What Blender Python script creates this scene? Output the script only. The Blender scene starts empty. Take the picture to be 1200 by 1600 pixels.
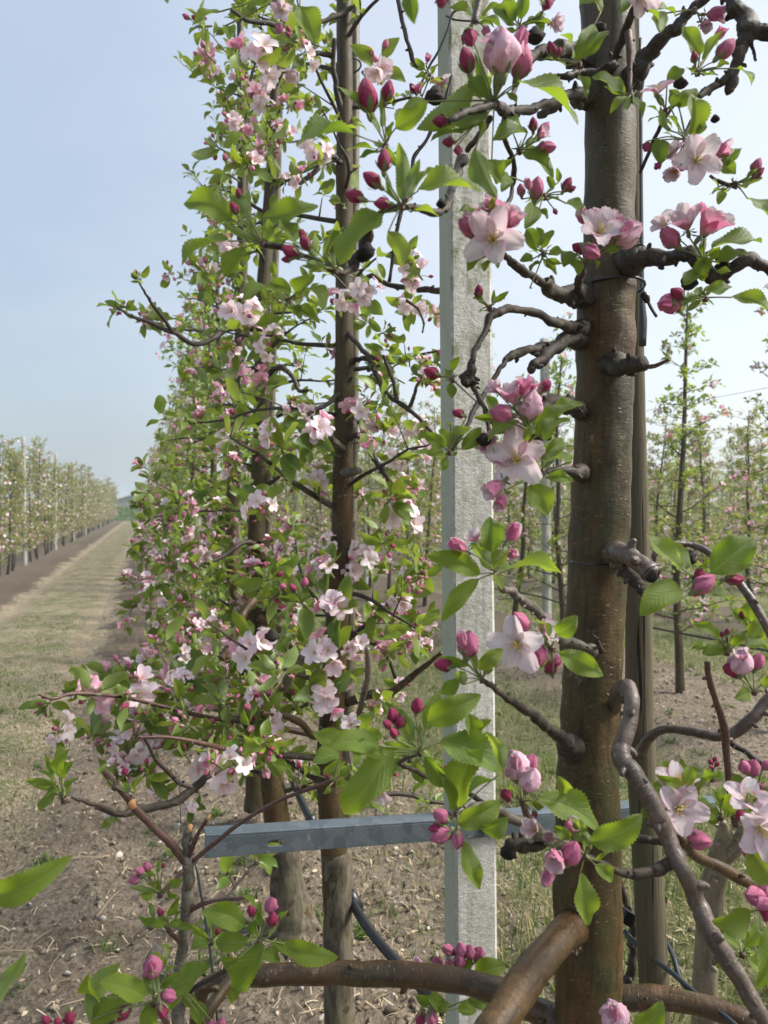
import bpy, math, random
import numpy as np
from mathutils import Vector, Matrix, noise
R = math.radians
sc = bpy.context.scene
col = sc.collection

# ------------------------------------------------------------------ camera
H_EYE = 1.45
YAW = 17.85                      # the rows run along +Y, the camera looks this far to the right of them
PITCH = -0.5
F = 1155.6                       # focal length in pixels of the 1200 x 1600 photograph
cam_d = bpy.data.cameras.new('camera')
cam = bpy.data.objects.new('camera', cam_d); col.objects.link(cam)
cam.location = (0, 0, H_EYE)
cam.rotation_euler = (R(90 + PITCH), 0, R(-YAW))
cam_d.lens = 26.0; cam_d.sensor_width = 36.0
cam_d.clip_start = 0.02; cam_d.clip_end = 3000
cam_d.dof.use_dof = True; cam_d.dof.focus_distance = 0.95; cam_d.dof.aperture_fstop = 11.0
sc.camera = cam
CM = Matrix.Translation((0, 0, H_EYE)) @ cam.rotation_euler.to_matrix().to_4x4()
CR = CM.to_3x3()

# ------------------------------------------------------------------ light and exposure
SUN_EL, SUN_AZ = 44.0, 108.0      # azimuth measured from +Y towards +X
world = bpy.data.worlds.new('World'); sc.world = world; world.use_nodes = True
nt = world.node_tree; nt.nodes.clear()
def wn(t, **k):
    n = nt.nodes.new(t)
    for a, b in k.items(): setattr(n, a, b)
    return n
sky = wn('ShaderNodeTexSky'); sky.sky_type = 'NISHITA'; sky.sun_disc = False
sky.sun_elevation = R(SUN_EL); sky.sun_rotation = R(SUN_AZ)
sky.air_density = 1.3; sky.dust_density = 3.0; sky.ozone_density = 1.2
bg1 = wn('ShaderNodeBackground'); bg1.inputs[1].default_value = 0.05
nt.links.new(sky.outputs[0], bg1.inputs[0])
# thin high cloud: a whitish veil, thicker towards the sun side, uneven
tc = wn('ShaderNodeTexCoord'); mp = wn('ShaderNodeMapping'); mp.inputs['Scale'].default_value = (1.2, 1.2, 3.2)
nt.links.new(tc.outputs['Generated'], mp.inputs[0])
nz = wn('ShaderNodeTexNoise'); nz.inputs['Scale'].default_value = 2.2; nz.inputs['Detail'].default_value = 6
nt.links.new(mp.outputs[0], nz.inputs['Vector'])
sx = wn('ShaderNodeSeparateXYZ'); nt.links.new(tc.outputs['Generated'], sx.inputs[0])
gx = wn('ShaderNodeMapRange'); gx.inputs[1].default_value = -0.15; gx.inputs[2].default_value = 0.55
nt.links.new(sx.outputs[0], gx.inputs[0])
ad = wn('ShaderNodeMath', operation='MULTIPLY_ADD'); ad.inputs[1].default_value = 0.9; ad.inputs[2].default_value = -0.45
nt.links.new(nz.outputs[0], ad.inputs[0])
a2 = wn('ShaderNodeMath', operation='ADD', use_clamp=True)
nt.links.new(gx.outputs[0], a2.inputs[0]); nt.links.new(ad.outputs[0], a2.inputs[1])
gz = wn('ShaderNodeMapRange'); gz.inputs[1].default_value = 0.0; gz.inputs[2].default_value = 0.55
nt.links.new(sx.outputs[2], gz.inputs[0])
m1 = wn('ShaderNodeMix', data_type='RGBA')   # blue part: greyer near the horizon, clearer above
m1.inputs[6].default_value = (0.37, 0.45, 0.56, 1); m1.inputs[7].default_value = (0.57, 0.655, 0.79, 1)
nt.links.new(gz.outputs[0], m1.inputs[0])
m2 = wn('ShaderNodeMix', data_type='RGBA'); m2.inputs[7].default_value = (0.90, 0.94, 1.0, 1)
nt.links.new(a2.outputs[0], m2.inputs[0]); nt.links.new(m1.outputs[2], m2.inputs[6])
bg2 = wn('ShaderNodeBackground'); bg2.inputs[1].default_value = 0.51
nt.links.new(m2.outputs[2], bg2.inputs[0])
addsh = wn('ShaderNodeAddShader'); nt.links.new(bg1.outputs[0], addsh.inputs[0]); nt.links.new(bg2.outputs[0], addsh.inputs[1])
wo = wn('ShaderNodeOutputWorld'); nt.links.new(addsh.outputs[0], wo.inputs[0])
SKYN = (bg1, bg2)

sun_d = bpy.data.lights.new('sun', 'SUN'); sun_d.energy = 5.0; sun_d.angle = R(20); sun_d.color = (1.0, 0.95, 0.86)
sun = bpy.data.objects.new('sun', sun_d); col.objects.link(sun)
sdir = Vector((math.cos(R(SUN_EL))*math.sin(R(SUN_AZ)), math.cos(R(SUN_EL))*math.cos(R(SUN_AZ)), math.sin(R(SUN_EL))))
sun.rotation_euler = sdir.to_track_quat('Z', 'Y').to_euler(); sun.location = sdir*20
sc.view_settings.view_transform = 'Standard'; sc.view_settings.look = 'None'
sc.view_settings.exposure = 0.52; sc.view_settings.gamma = 1.0
sc.cycles.max_bounces = 6; sc.cycles.diffuse_bounces = 3; sc.cycles.glossy_bounces = 2
sc.cycles.transmission_bounces = 4; sc.cycles.transparent_max_bounces = 4
sc.cycles.use_denoising = True; sc.cycles.sample_clamp_indirect = 4

# ------------------------------------------------------------------ helpers
def P(px, py, z):
    """a pixel of the 1200 x 1600 photograph at depth z (metres) as a world point"""
    return CM @ Vector(((px-600)/F*z, (800-py)/F*z, -z))

def px_of(w):
    v = CM.inverted() @ w
    return 600+v.x/-v.z*F, 800-v.y/-v.z*F, -v.z

class Tpl:
    """verts Nx3, loops, sizes, uv Nx2, mat per face, tint per vertex"""
    def __init__(s, v, faces, uv=None, mat=0, tint=0.5):
        s.v = np.asarray(v, dtype=np.float64).reshape(-1, 3); n = len(s.v)
        s.sizes = np.array([len(f) for f in faces], dtype=np.int32)
        s.loops = np.array([i for f in faces for i in f], dtype=np.int32)
        s.uv = np.zeros((n, 2)) if uv is None else np.asarray(uv, dtype=np.float64)
        s.mat = np.full(len(faces), mat, dtype=np.int32) if np.isscalar(mat) else np.asarray(mat, dtype=np.int32)
        s.tint = np.full(n, tint, dtype=np.float64)

class Buf:
    def __init__(s): s.p = []; s.n = 0
    def add(s, t, M=None, tint=None, mat=None):
        v = t.v
        if M is not None:
            A = np.array(M)
            v = v @ A[:3, :3].T + A[:3, 3]
        ti = t.tint if tint is None else np.full(len(v), tint)
        m = t.mat if mat is None else np.full(len(t.sizes), mat, dtype=np.int32)
        s.p.append((v, t.loops + s.n, t.sizes, t.uv, m, ti)); s.n += len(v)
    def tpl(s):
        t = Tpl.__new__(Tpl)
        t.v = np.concatenate([p[0] for p in s.p]); t.loops = np.concatenate([p[1] for p in s.p]).astype(np.int32)
        t.sizes = np.concatenate([p[2] for p in s.p]); t.uv = np.concatenate([p[3] for p in s.p])
        t.mat = np.concatenate([p[4] for p in s.p]); t.tint = np.concatenate([p[5] for p in s.p])
        return t
    def empty(s): return not s.p
    def mesh(s, name, mats, origin=(0, 0, 0), smooth=True): return tpl_mesh(name, s.tpl(), mats, origin, smooth)

def tpl_mesh(name, t, mats, origin=(0, 0, 0), smooth=True):
    me = bpy.data.meshes.new(name)
    v = (t.v - np.array(origin)).astype(np.float32)
    me.vertices.add(len(v)); me.vertices.foreach_set('co', v.ravel())
    me.loops.add(len(t.loops)); me.loops.foreach_set('vertex_index', t.loops)
    st = np.concatenate([[0], np.cumsum(t.sizes)[:-1]]).astype(np.int32)
    me.polygons.add(len(t.sizes)); me.polygons.foreach_set('loop_start', st); me.polygons.foreach_set('loop_total', t.sizes)
    me.polygons.foreach_set('material_index', t.mat)
    me.polygons.foreach_set('use_smooth', np.full(len(t.sizes), smooth))
    uvl = me.uv_layers.new(name='uv'); uvl.data.foreach_set('uv', t.uv[t.loops].astype(np.float32).ravel())
    at = me.attributes.new('tint', 'FLOAT', 'POINT'); at.data.foreach_set('value', t.tint.astype(np.float32))
    for m in mats: me.materials.append(m)
    me.update(); me.validate()
    return me

ORG = {}
def empty(name, loc):
    o = bpy.data.objects.new(name, None); col.objects.link(o); o.location = loc
    o.empty_display_size = 0.1; ORG[o.name] = Vector(loc); return o
def tag(o, label=None, cat=None, group=None, kind=None):
    if label: o['label'] = label
    if cat: o['category'] = cat
    if group: o['group'] = group
    if kind: o['kind'] = kind
    return o
def part(name, buf, mats, parent=None, origin=None, smooth=True):
    """links a buffer built in world space as one mesh object under its parent"""
    po = ORG[parent.name] if parent else Vector((0, 0, 0))
    t = buf if isinstance(buf, Tpl) else buf.tpl()
    og = Vector(origin) if origin is not None else (po if parent else Vector((0, 0, 0)))
    me = tpl_mesh(name, t, mats, og, smooth)
    o = bpy.data.objects.new(name, me); col.objects.link(o)
    if parent: o.parent = parent
    o.location = og - po; ORG[o.name] = og
    return o
def placed(name, me, parent, M):
    """a shared mesh placed by a world matrix under its parent"""
    o = bpy.data.objects.new(name, me); col.objects.link(o)
    if parent: o.parent = parent; o.matrix_basis = Matrix.Translation(-ORG[parent.name]) @ M
    else: o.matrix_basis = M
    ORG[o.name] = M.translation.copy()
    return o

def smoothpath(pts, rad, sub=5):
    """Catmull-Rom through the points"""
    P_ = [Vector(p) for p in pts]; n = len(P_)
    if n < 2: return P_, list(rad)
    op, orr = [], []
    for i in range(n-1):
        p0 = P_[i-1] if i else P_[0]*2-P_[1]; p3 = P_[i+2] if i+2 < n else P_[n-1]*2-P_[n-2]
        p1, p2 = P_[i], P_[i+1]
        for k in range(sub):
            t = k/sub
            op.append(0.5*((2*p1)+(p2-p0)*t+(2*p0-5*p1+4*p2-p3)*t*t+(3*p1-p0-3*p2+p3)*t**3))
            orr.append(rad[i]*(1-t)+rad[i+1]*t)
    op.append(P_[-1]); orr.append(rad[-1])
    return op, orr

def tube(pts, rad, seg=8, sub=5, rough=0.0, rs=60.0, cap=True, mat=0, tint=0.5, seed=0, rings=0.0):
    """a tapering round limb through the points; rough = relative lumpiness of the bark"""
    p, r = smoothpath(pts, rad, sub)
    n = len(p); v, uv, f = [], [], []
    T0 = (p[1]-p[0]).normalized()
    u = T0.orthogonal().normalized(); L = 0
    rr_ = random.Random(seed)
    for i in range(n):
        T = (p[min(i+1, n-1)]-p[max(i-1, 0)])
        if T.length < 1e-9: T = T0
        T = T.normalized(); u = (u-T*u.dot(T))
        if u.length < 1e-6: u = T.orthogonal()
        u.normalize(); w = T.cross(u)
        if i: L += (p[i]-p[i-1]).length
        rk = 1.0
        if rings: rk = 1+rings*max(0, noise.noise(Vector((L*40+seed*7.1, 1.3, 0.2))))*1.6
        for k in range(seg+1):
            a = 2*math.pi*(k % seg)/seg; d = u*math.cos(a)+w*math.sin(a)
            q = r[i]*rk
            if rough:
                c = p[i]+d*r[i]+Vector((seed*3.7, 0, 0))
                q *= 1+rough*noise.noise(c*rs)+rough*0.6*noise.noise(c*rs*2.7)
            v.append(p[i]+d*q); uv.append((2*math.pi*k/seg*r[i], L))
    s1 = seg+1
    for i in range(n-1):
        for k in range(seg): f.append((i*s1+k, i*s1+k+1, (i+1)*s1+k+1, (i+1)*s1+k))
    if cap:
        for e, i in ((0, 0), (1, n-1)):
            c = len(v); T = (p[min(i+1, n-1)]-p[max(i-1, 0)]).normalized()
            v.append(p[i]+T*(r[i]*0.35 if e else -r[i]*0.35)); uv.append((0, L if e else 0))
            for k in range(seg): f.append((i*s1+k, i*s1+k+1, c) if e else (i*s1+k+1, i*s1+k, c))
    return Tpl([tuple(x) for x in v], f, uv, mat, tint)

def box(cx, cy, cz, sx_, sy_, sz_, bev=0.0, mat=0, seg=1):
    bx = [(-1, -1), (1, -1), (1, 1), (-1, 1)]
    if bev <= 0:
        ring = [(a*sx_/2, b*sy_/2) for a, b in bx]
    else:
        ring = []
        for a, b in bx:
            o = [(a*(sx_/2), b*(sy_/2-bev)), (a*(sx_/2-bev), b*(sy_/2))]
            ring += o if a*b < 0 else o[::-1]
        ring = ring
        # keep the ring counter-clockwise
        ring.sort(key=lambda q: math.atan2(q[1], q[0]))
    n = len(ring); v, uv = [], []
    zs = [-sz_/2+sz_*i/seg for i in range(seg+1)]
    for z in zs:
        for a, b in ring: v.append((cx+a, cy+b, cz+z)); uv.append((a+b, z))
    f = []
    for i in range(seg):
        for k in range(n): f.append((i*n+k, i*n+(k+1) % n, (i+1)*n+(k+1) % n, (i+1)*n+k))
    f.append(tuple(range(n))[::-1]); f.append(tuple(range(seg*n, seg*n+n)))
    return Tpl(v, f, uv, mat)

def frame(o, x, n):
    """matrix with X along x and Z as close to n as possible"""
    x = Vector(x).normalized(); n = Vector(n); z = (n-x*n.dot(x))
    if z.length < 1e-6: z = x.orthogonal()
    z.normalize(); y = z.cross(x)
    M = Matrix((x, y, z)).transposed().to_4x4(); M.translation = o
    return M

# ------------------------------------------------------------------ materials
class NT:
    def __init__(s, name):
        s.m = bpy.data.materials.new(name); s.m.use_nodes = True; s.t = s.m.node_tree; s.t.nodes.clear()
        s.out = s.t.nodes.new('ShaderNodeOutputMaterial')
    def n(s, t, **k):
        x = s.t.nodes.new(t)
        for a, b in k.items(): setattr(x, a, b)
        return x
    def set(s, node, i, v):
        if hasattr(v, 'node'): s.t.links.new(v, node.inputs[i])
        elif v is not None:
            if isinstance(v, (tuple, list)) and len(v) == 3 and node.inputs[i].type == 'RGBA': v = (*v, 1)
            node.inputs[i].default_value = v
    def math(s, op, a, b=None, c=None, clamp=False):
        x = s.n('ShaderNodeMath', operation=op, use_clamp=clamp)
        for i, q in enumerate((a, b, c)):
            if q is not None: s.set(x, i, q)
        return x.outputs[0]
    def mix(s, f, a, b, mode='MIX'):
        x = s.n('ShaderNodeMix', data_type='RGBA', blend_type=mode)
        s.set(x, 0, f); s.set(x, 6, a); s.set(x, 7, b); return x.outputs[2]
    def ramp(s, f, a, b, lo=0.0, hi=1.0):
        x = s.n('ShaderNodeMapRange', interpolation_type='SMOOTHSTEP')
        s.set(x, 0, f); s.set(x, 1, a); s.set(x, 2, b); s.set(x, 3, lo); s.set(x, 4, hi); return x.outputs[0]
    def noise(s, vec, scale, detail=4, rough=0.55, col=False):
        x = s.n('ShaderNodeTexNoise'); s.set(x, 'Vector', vec); s.set(x, 'Scale', scale); s.set(x, 'Detail', detail); s.set(x, 'Roughness', rough)
        return x.outputs[1] if col else x.outputs[0]
    def vor(s, vec, scale, feat='F1'):
        x = s.n('ShaderNodeTexVoronoi', feature=feat); s.set(x, 'Vector', vec); s.set(x, 'Scale', scale); return x
    def map(s, vec, sc_, loc=(0, 0, 0)):
        x = s.n('ShaderNodeMapping'); s.set(x, 0, vec); s.set(x, 'Scale', sc_); s.set(x, 'Location', loc); return x.outputs[0]
    def pos(s): return s.n('ShaderNodeNewGeometry').outputs['Position']
    def obj(s): return s.n('ShaderNodeTexCoord').outputs['Object']
    def uv(s): return s.n('ShaderNodeTexCoord').outputs['UV']
    def tint(s):
        x = s.n('ShaderNodeAttribute'); x.attribute_name = 'tint'; return x.outputs['Fac']
    def rnd(s): return s.n('ShaderNodeObjectInfo').outputs['Random']
    def bump(s, h, st=0.5, dist=0.002, nrm=None):
        x = s.n('ShaderNodeBump'); s.set(x, 'Strength', st); s.set(x, 'Distance', dist); s.set(x, 'Height', h)
        if nrm: s.set(x, 'Normal', nrm)
        return x.outputs[0]
    def pr(s, col, rough=0.6, spec=0.5, metal=0.0, nrm=None, coat=0.0, sheen=0.0):
        x = s.n('ShaderNodeBsdfPrincipled'); s.set(x, 'Base Color', col); s.set(x, 'Roughness', rough)
        s.set(x, 'Specular IOR Level', spec); s.set(x, 'Metallic', metal); s.set(x, 'Coat Weight', coat); s.set(x, 'Coat Roughness', 0.3)
        if nrm: s.set(x, 'Normal', nrm)
        return x.outputs[0]
    def end(s, sh): s.t.links.new(sh, s.out.inputs[0]); return s.m
    def mixs(s, f, a, b):
        x = s.n('ShaderNodeMixShader'); s.set(x, 0, f); s.set(x, 1, a); s.set(x, 2, b); return x.outputs[0]
    def trans(s, col, nrm=None):
        x = s.n('ShaderNodeBsdfTranslucent'); s.set(x, 0, col)
        return x.outputs[0]

def m_leaf(name, young=0.0):
    g = NT(name); uv = g.uv(); sep = g.n('ShaderNodeSeparateXYZ'); g.set(sep, 0, uv)
    u, v = sep.outputs[0], sep.outputs[1]
    t = g.tint(); rn = g.rnd()
    av = g.math('ABSOLUTE', g.math('SUBTRACT', v, 0.5))
    mid = g.ramp(av, 0.012, 0.045, 1, 0)
    sv = g.math('SINE', g.math('MULTIPLY', g.math('SUBTRACT', u, g.math('MULTIPLY', av, 0.55)), 62.0))
    side = g.math('MULTIPLY', g.ramp(sv, 0.72, 1.0, 0, 1), g.ramp(av, 0.5, 0.3, 0, 1))
    p = g.pos(); n1 = g.noise(p, 22, 3); n2 = g.noise(uv, 30, 4)
    k = g.math('ADD', g.math('MULTIPLY', t, 0.6), g.math('MULTIPLY', rn, 0.4))
    top = g.mix(k, (0.050, 0.112, 0.012), (0.20, 0.285, 0.022))
    top = g.mix(g.math('MULTIPLY', n1, 0.35), top, (0.17, 0.25, 0.03))
    top = g.mix(g.math('MULTIPLY', n2, 0.25), top, (0.05, 0.09, 0.015))
    vein = g.math('MAXIMUM', g.math('MULTIPLY', mid, 0.75), g.math('MULTIPLY', side, 0.42))
    top = g.mix(vein, top, (0.24, 0.33, 0.09))
    under = g.mix(vein, (0.20, 0.27, 0.115), (0.30, 0.38, 0.19))
    rim = g.ramp(av, 0.44, 0.5, 0, 0.5)
    top = g.mix(rim, top, (0.22, 0.20, 0.03))
    ge = g.n('ShaderNodeNewGeometry')
    top = g.mix(g.ramp(g.noise(uv, 7, 6, .75), .66, .72, 0, .7), top, (0.13, 0.085, 0.03))
    c = g.mix(ge.outputs['Backfacing'], top, under)
    ro = g.mix(ge.outputs['Backfacing'], (0.38, 0.38, 0.38), (0.8, 0.8, 0.8))
    cell = g.vor(uv, 55, 'DISTANCE_TO_EDGE').outputs[0]
    h = g.math('SUBTRACT', g.math('MULTIPLY', g.math('MINIMUM', cell, 0.3), 0.5), g.math('MULTIPLY', vein, 0.8))
    b = g.bump(h, 0.8, 0.0014)
    pr = g.pr(c, ro, 0.6, nrm=b)
    tr = g.trans(g.mix(vein, g.mix(k, (0.15, 0.31, 0.012), (0.46, 0.56, 0.03)), (0.30, 0.40, 0.06)))
    return g.end(g.mixs(0.44, pr, tr))

def m_leaf_simple(name, c0, c1, tr):
    g = NT(name); t = g.tint(); rn = g.rnd(); p = g.pos()
    k = g.math('ADD', g.math('MULTIPLY', t, 0.75), g.math('MULTIPLY', rn, 0.25))
    c = g.mix(k, c0, c1)
    ge = g.n('ShaderNodeNewGeometry')
    c = g.mix(g.math('MULTIPLY', ge.outputs['Backfacing'], 0.55), c, (0.24, 0.30, 0.14))
    return g.end(g.mixs(0.38, g.pr(c, 0.45, 0.5), g.trans(g.mix(k, tuple(x*0.55 for x in tr), tr))))

def m_petal(name, simple=False):
    g = NT(name); uv = g.uv(); sep = g.n('ShaderNodeSeparateXYZ'); g.set(sep, 0, uv)
    u, v = sep.outputs[0], sep.outputs[1]          # u along the petal, v across it
    t = g.tint(); ge = g.n('ShaderNodeNewGeometry')
    st = g.noise(g.map(uv, (2.2, 22, 1)), 2.0, 4, .65)
    blotch = g.noise(g.pos(), 60, 3)
    edge = g.ramp(g.math('ABSOLUTE', g.math('SUBTRACT', v, 0.5)), 0.2, 0.5, 0, 1)
    s1 = g.ramp(g.math('ADD', g.math('MULTIPLY', st, 0.7), g.math('MULTIPLY', blotch, 0.5)), 0.42, 0.75, 0, 1)
    pinkin = g.math('MULTIPLY', g.math('ADD', g.math('MULTIPLY', s1, 0.5), g.math('MULTIPLY', edge, 0.45)), g.math('ADD', g.math('MULTIPLY', t, 1.1), 0.12), clamp=True)
    inn = g.mix(pinkin, (0.93, 0.89, 0.91), (0.82, 0.38, 0.55))
    pinkout = g.math('ADD', g.math('MULTIPLY', s1, 0.6), g.math('MULTIPLY', t, 0.75), clamp=True)
    outc = g.mix(pinkout, (0.90, 0.78, 0.84), (0.72, 0.17, 0.36))
    base = g.ramp(u, 0.0, 0.22, 0.6, 0)
    c = g.mix(ge.outputs['Backfacing'], inn, outc)
    c = g.mix(base, c, (0.72, 0.70, 0.50))
    h = g.noise(g.map(uv, (3, 22, 1)), 2.5, 2)
    b = g.bump(h, 0.8, 0.0022) if not simple else None
    return g.end(g.mixs(0.38, g.pr(c, 0.55, 0.3, nrm=b), g.trans(g.mix(0.12, c, (0.95, 0.5, 0.65)))))

def m_bud(name):
    g = NT(name); uv = g.uv(); sep = g.n('ShaderNodeSeparateXYZ'); g.set(sep, 0, uv)
    t = g.tint(); st = g.noise(g.map(uv, (9, 2.2, 1)), 3.0, 3); n1 = g.noise(g.obj(), 3.0, 3)
    dark = g.mix(st, (0.26, 0.012, 0.055), (0.50, 0.04, 0.15))
    midc = g.mix(st, (0.62, 0.10, 0.26), (0.80, 0.36, 0.52))
    pale = g.mix(g.ramp(st, 0.35, 0.62), (0.80, 0.40, 0.56), (0.86, 0.74, 0.80))
    c = g.mix(g.math('MULTIPLY', t, 2.0, clamp=True), dark, midc)
    c = g.mix(g.math('SUBTRACT', g.math('MULTIPLY', t, 2.0), 1.0, clamp=True), c, pale)
    b = g.bump(st, 0.8, 0.002)
    c = g.mix(g.math('MULTIPLY', g.ramp(g.noise(g.map(uv, (14, 1.2, 1)), 2.0, 4, .7), .5, .7, 0, .5), g.math('SUBTRACT', 1.0, t, clamp=True)), c, (0.20, 0.008, 0.045)) if True else c
    return g.end(g.mixs(0.15, g.pr(c, 0.6, 0.3, nrm=b), g.trans(c)))

def m_plain(name, c, rough=0.6, spec=0.4, var=0.3, scale=40, bs=0.3, metal=0.0, bd=0.001):
    g = NT(name); n = g.noise(g.pos(), scale, 5, 0.6)
    cc = g.mix(n, tuple(x*(1-var) for x in c), tuple(min(1, x*(1+var)) for x in c))
    return g.end(g.pr(cc, rough, spec, metal, g.bump(n, bs, bd)))

def n_off(s): return (sum(map(ord, s)) % 97)/7.0
def m_bark(name, a, b, c, rough=0.62, lent=0.5, spec=0.4, moss=0.0, fine=1.0, orange=0.0, coat=0.0, hz=False):
    """smooth apple bark: blotches, cross-wise wrinkles, pale lenticels across the limb, algae"""
    g = NT(name); uv = g.uv(); p = g.pos()
    n1 = g.noise(g.map(p, (1, 1, .5)), 13, 6, 0.65); n2 = g.noise(g.map(uv, (110, 210, 1)), 1.0*fine, 6, .72); n3 = g.noise(p, 240, 5, 0.7)
    n4 = g.noise(g.map(uv, (150, 14, 1)), 1.0, 4, .6)
    cc = g.mix(g.ramp(n1, 0.38, 0.60), a, b); cc = g.mix(g.ramp(g.noise(g.map(p, (1, 1, .8), (7, 7, 1)), 28, 5, .7), .52, .66, 0, .55), cc, c)
    cc = g.mix(g.ramp(n2, 0.48, 0.70, 0, 0.75), cc, c)
    dk = tuple(x*0.28 for x in a)
    if orange: cc = g.mix(g.ramp(g.noise(g.map(p, (1, 1, .35), (3, 1, 2)), 8, 5, .6), 0.44, 0.62, 0, orange), cc, (0.105, 0.048, 0.010))
    if moss: cc = g.mix(g.ramp(g.noise(g.map(p, (1, 1, .35), (5, 2, 1)), 22, 6, 0.7), 0.47, 0.64, 0, moss), cc, (0.040, 0.044, 0.013))
    if hz:
        sp = g.n('ShaderNodeSeparateXYZ'); g.set(sp, 0, p)
        up = g.ramp(g.math('ADD', sp.outputs[2], g.math('MULTIPLY', g.math('SUBTRACT', n1, .5), .35)), 1.55, 1.85)
        cc = g.mix(g.math('MULTIPLY', up, .55), cc, (0.066, 0.054, 0.030))
    cc = g.mix(g.ramp(n4, 0.50, 0.66, 0, 0.55), cc, dk)
    cc = g.mix(g.ramp(n3, 0.54, 0.76, 0, 0.38), cc, dk)
    cc = g.mix(g.ramp(n2, 0.26, 0.40, .8, 0), cc, dk)
    wv = g.n('ShaderNodeVectorMath', operation='MULTIPLY_ADD'); g.set(wv, 0, g.noise(uv, 160, 4, .7, True)); g.set(wv, 1, (.030, .030, 0)); g.set(wv, 2, uv)
    crk = g.ramp(g.vor(g.map(wv.outputs[0], (70, 22, 1), (n_off(name), 0, 0)), 1.0, 'DISTANCE_TO_EDGE').outputs[0], 0.0, 0.05, 1, 0)
    crk = g.math('MULTIPLY', g.math('MULTIPLY', crk, g.ramp(n1, .46, .60)), .55)
    cc = g.mix(g.math('MULTIPLY', crk, .6), cc, dk)
    lic = g.math('MULTIPLY', g.ramp(g.noise(p, 70, 6, .75), .58, .66), g.ramp(g.noise(g.map(p, (1, 1, 1), (9, 9, 9)), 7, 3), .48, .60, 0, .55)); cc = g.mix(lic, cc, (0.22, 0.215, 0.16))
    lv = g.vor(g.map(uv, (85, 260, 1)), 1.0); ld = g.ramp(lv.outputs[0], 0.10, 0.25, 1, 0)
    keep = g.n('ShaderNodeSeparateColor'); g.set(keep, 0, lv.outputs[1])
    ld = g.math('MULTIPLY', ld, g.ramp(keep.outputs[0], 0.55, 0.6))
    cc = g.mix(g.math('MULTIPLY', ld, lent), cc, (0.26, 0.20, 0.12))
    h = g.math('ADD', g.math('ADD', g.math('MULTIPLY', n3, 0.7), g.math('MULTIPLY', ld, 1.2)), g.math('MULTIPLY', n2, 1.5))
    h = g.math('SUBTRACT', h, g.math('ADD', g.math('MULTIPLY', n4, .8), g.math('MULTIPLY', crk, .8)))
    ro = g.ramp(n1, 0.3, 0.7, rough-0.14, rough+0.12)
    return g.end(g.pr(cc, ro, spec, 0, g.bump(h, 0.6, 0.0011), coat=coat))

def m_rough_bark(name, a, b, c):
    g = NT(name); p = g.pos(); uv = g.uv()
    n1 = g.noise(g.map(p, (1, 1, 0.22)), 60, 6, 0.7); n2 = g.noise(p, 14, 4); n3 = g.noise(g.map(p, (1, 1, 0.5)), 200, 4)
    cc = g.mix(g.ramp(n1, 0.4, 0.6), a, b); cc = g.mix(g.ramp(n2, 0.5, 0.7, 0, 0.8), cc, c)
    h = g.math('ADD', g.math('MULTIPLY', n1, 1.0), g.math('MULTIPLY', n3, 0.4))
    return g.end(g.pr(cc, 0.8, 0.3, 0, g.bump(h, 0.8, 0.004)))

M = {}
M['leaf'] = m_leaf('leaf_green')
M['leafm'] = m_leaf_simple('leaf_mid', (0.038, 0.092, 0.013), (0.18, 0.26, 0.032), (0.42, 0.55, 0.045))
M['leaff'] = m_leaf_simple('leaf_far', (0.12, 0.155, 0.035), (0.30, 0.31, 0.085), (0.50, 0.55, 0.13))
M['petal'] = m_petal('petal_pink_white'); M['petalf'] = m_petal('petal_small', True)
M['bud'] = m_bud('bud_pink')
M['stamen'] = m_plain('stamen_yellow', (0.80, 0.58, 0.12), 0.7)
M['sepal'] = m_plain('sepal_downy', (0.17, 0.20, 0.10), 0.85, 0.2, 0.35, 300)
M['stalk'] = m_plain('stalk_green', (0.17, 0.19, 0.075), 0.7, 0.3, 0.35, 200)
M['stalkr'] = m_plain('stalk_reddish', (0.16, 0.07, 0.05), 0.7, 0.3, 0.4, 150)
M['trunk'] = m_bark('bark_trunk', (0.026, 0.017, 0.006), (0.070, 0.044, 0.014), (0.115, 0.080, 0.034), 0.56, 0.45, 0.3, moss=0.85, orange=0.65, hz=True, coat=.06)
M['trunk2'] = m_bark('bark_young_trunk', (0.030, 0.021, 0.009), (0.062, 0.044, 0.018), (0.105, 0.08, 0.042), 0.6, 0.3, 0.28, moss=0.5, orange=0.45, hz=True)
M['bough'] = m_bark('bark_glossy_bough', (0.032, 0.016, 0.005), (0.074, 0.038, 0.012), (0.12, 0.07, 0.028), 0.42, 0.4, 0.4, moss=0.4, coat=0.18)
M['twig'] = m_bark('bark_twig_dark', (0.020, 0.014, 0.011), (0.044, 0.031, 0.023), (0.10, 0.082, 0.064), 0.6, 0.35, 0.35, moss=0.15, fine=2)
M['twigr'] = m_bark('bark_shoot_redbrown', (0.065, 0.025, 0.022), (0.10, 0.048, 0.038), (0.16, 0.11, 0.09), 0.45, 0.5, 0.5, fine=2)
M['twigp'] = m_bark('bark_purple_glossy', (0.050, 0.030, 0.023), (0.092, 0.060, 0.046), (0.18, 0.14, 0.115), 0.40, 0.35, 0.55, fine=1, coat=0.2)
M['greyb'] = m_bark('bark_grey', (0.075, 0.064, 0.052), (0.135, 0.118, 0.098), (0.24, 0.22, 0.18), 0.6, 0.3, 0.4, moss=0.45)
M['palebark'] = m_bark('bark_pale_limb', (0.12, 0.10, 0.066), (0.185, 0.155, 0.11), (0.25, 0.22, 0.17), 0.40, 0.25, 0.6, moss=0.35)
M['cork'] = m_rough_bark('bark_rough_base', (0.06, 0.048, 0.034), (0.135, 0.115, 0.085), (0.105, 0.10, 0.05))
M['farbark'] = m_plain('bark_far', (0.062, 0.050, 0.038), 0.8, 0.3, 0.4, 12)
M['broken'] = m_plain('torn_wood', (0.48, 0.27, 0.11), 0.8, 0.2, 0.3, 200)
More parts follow.
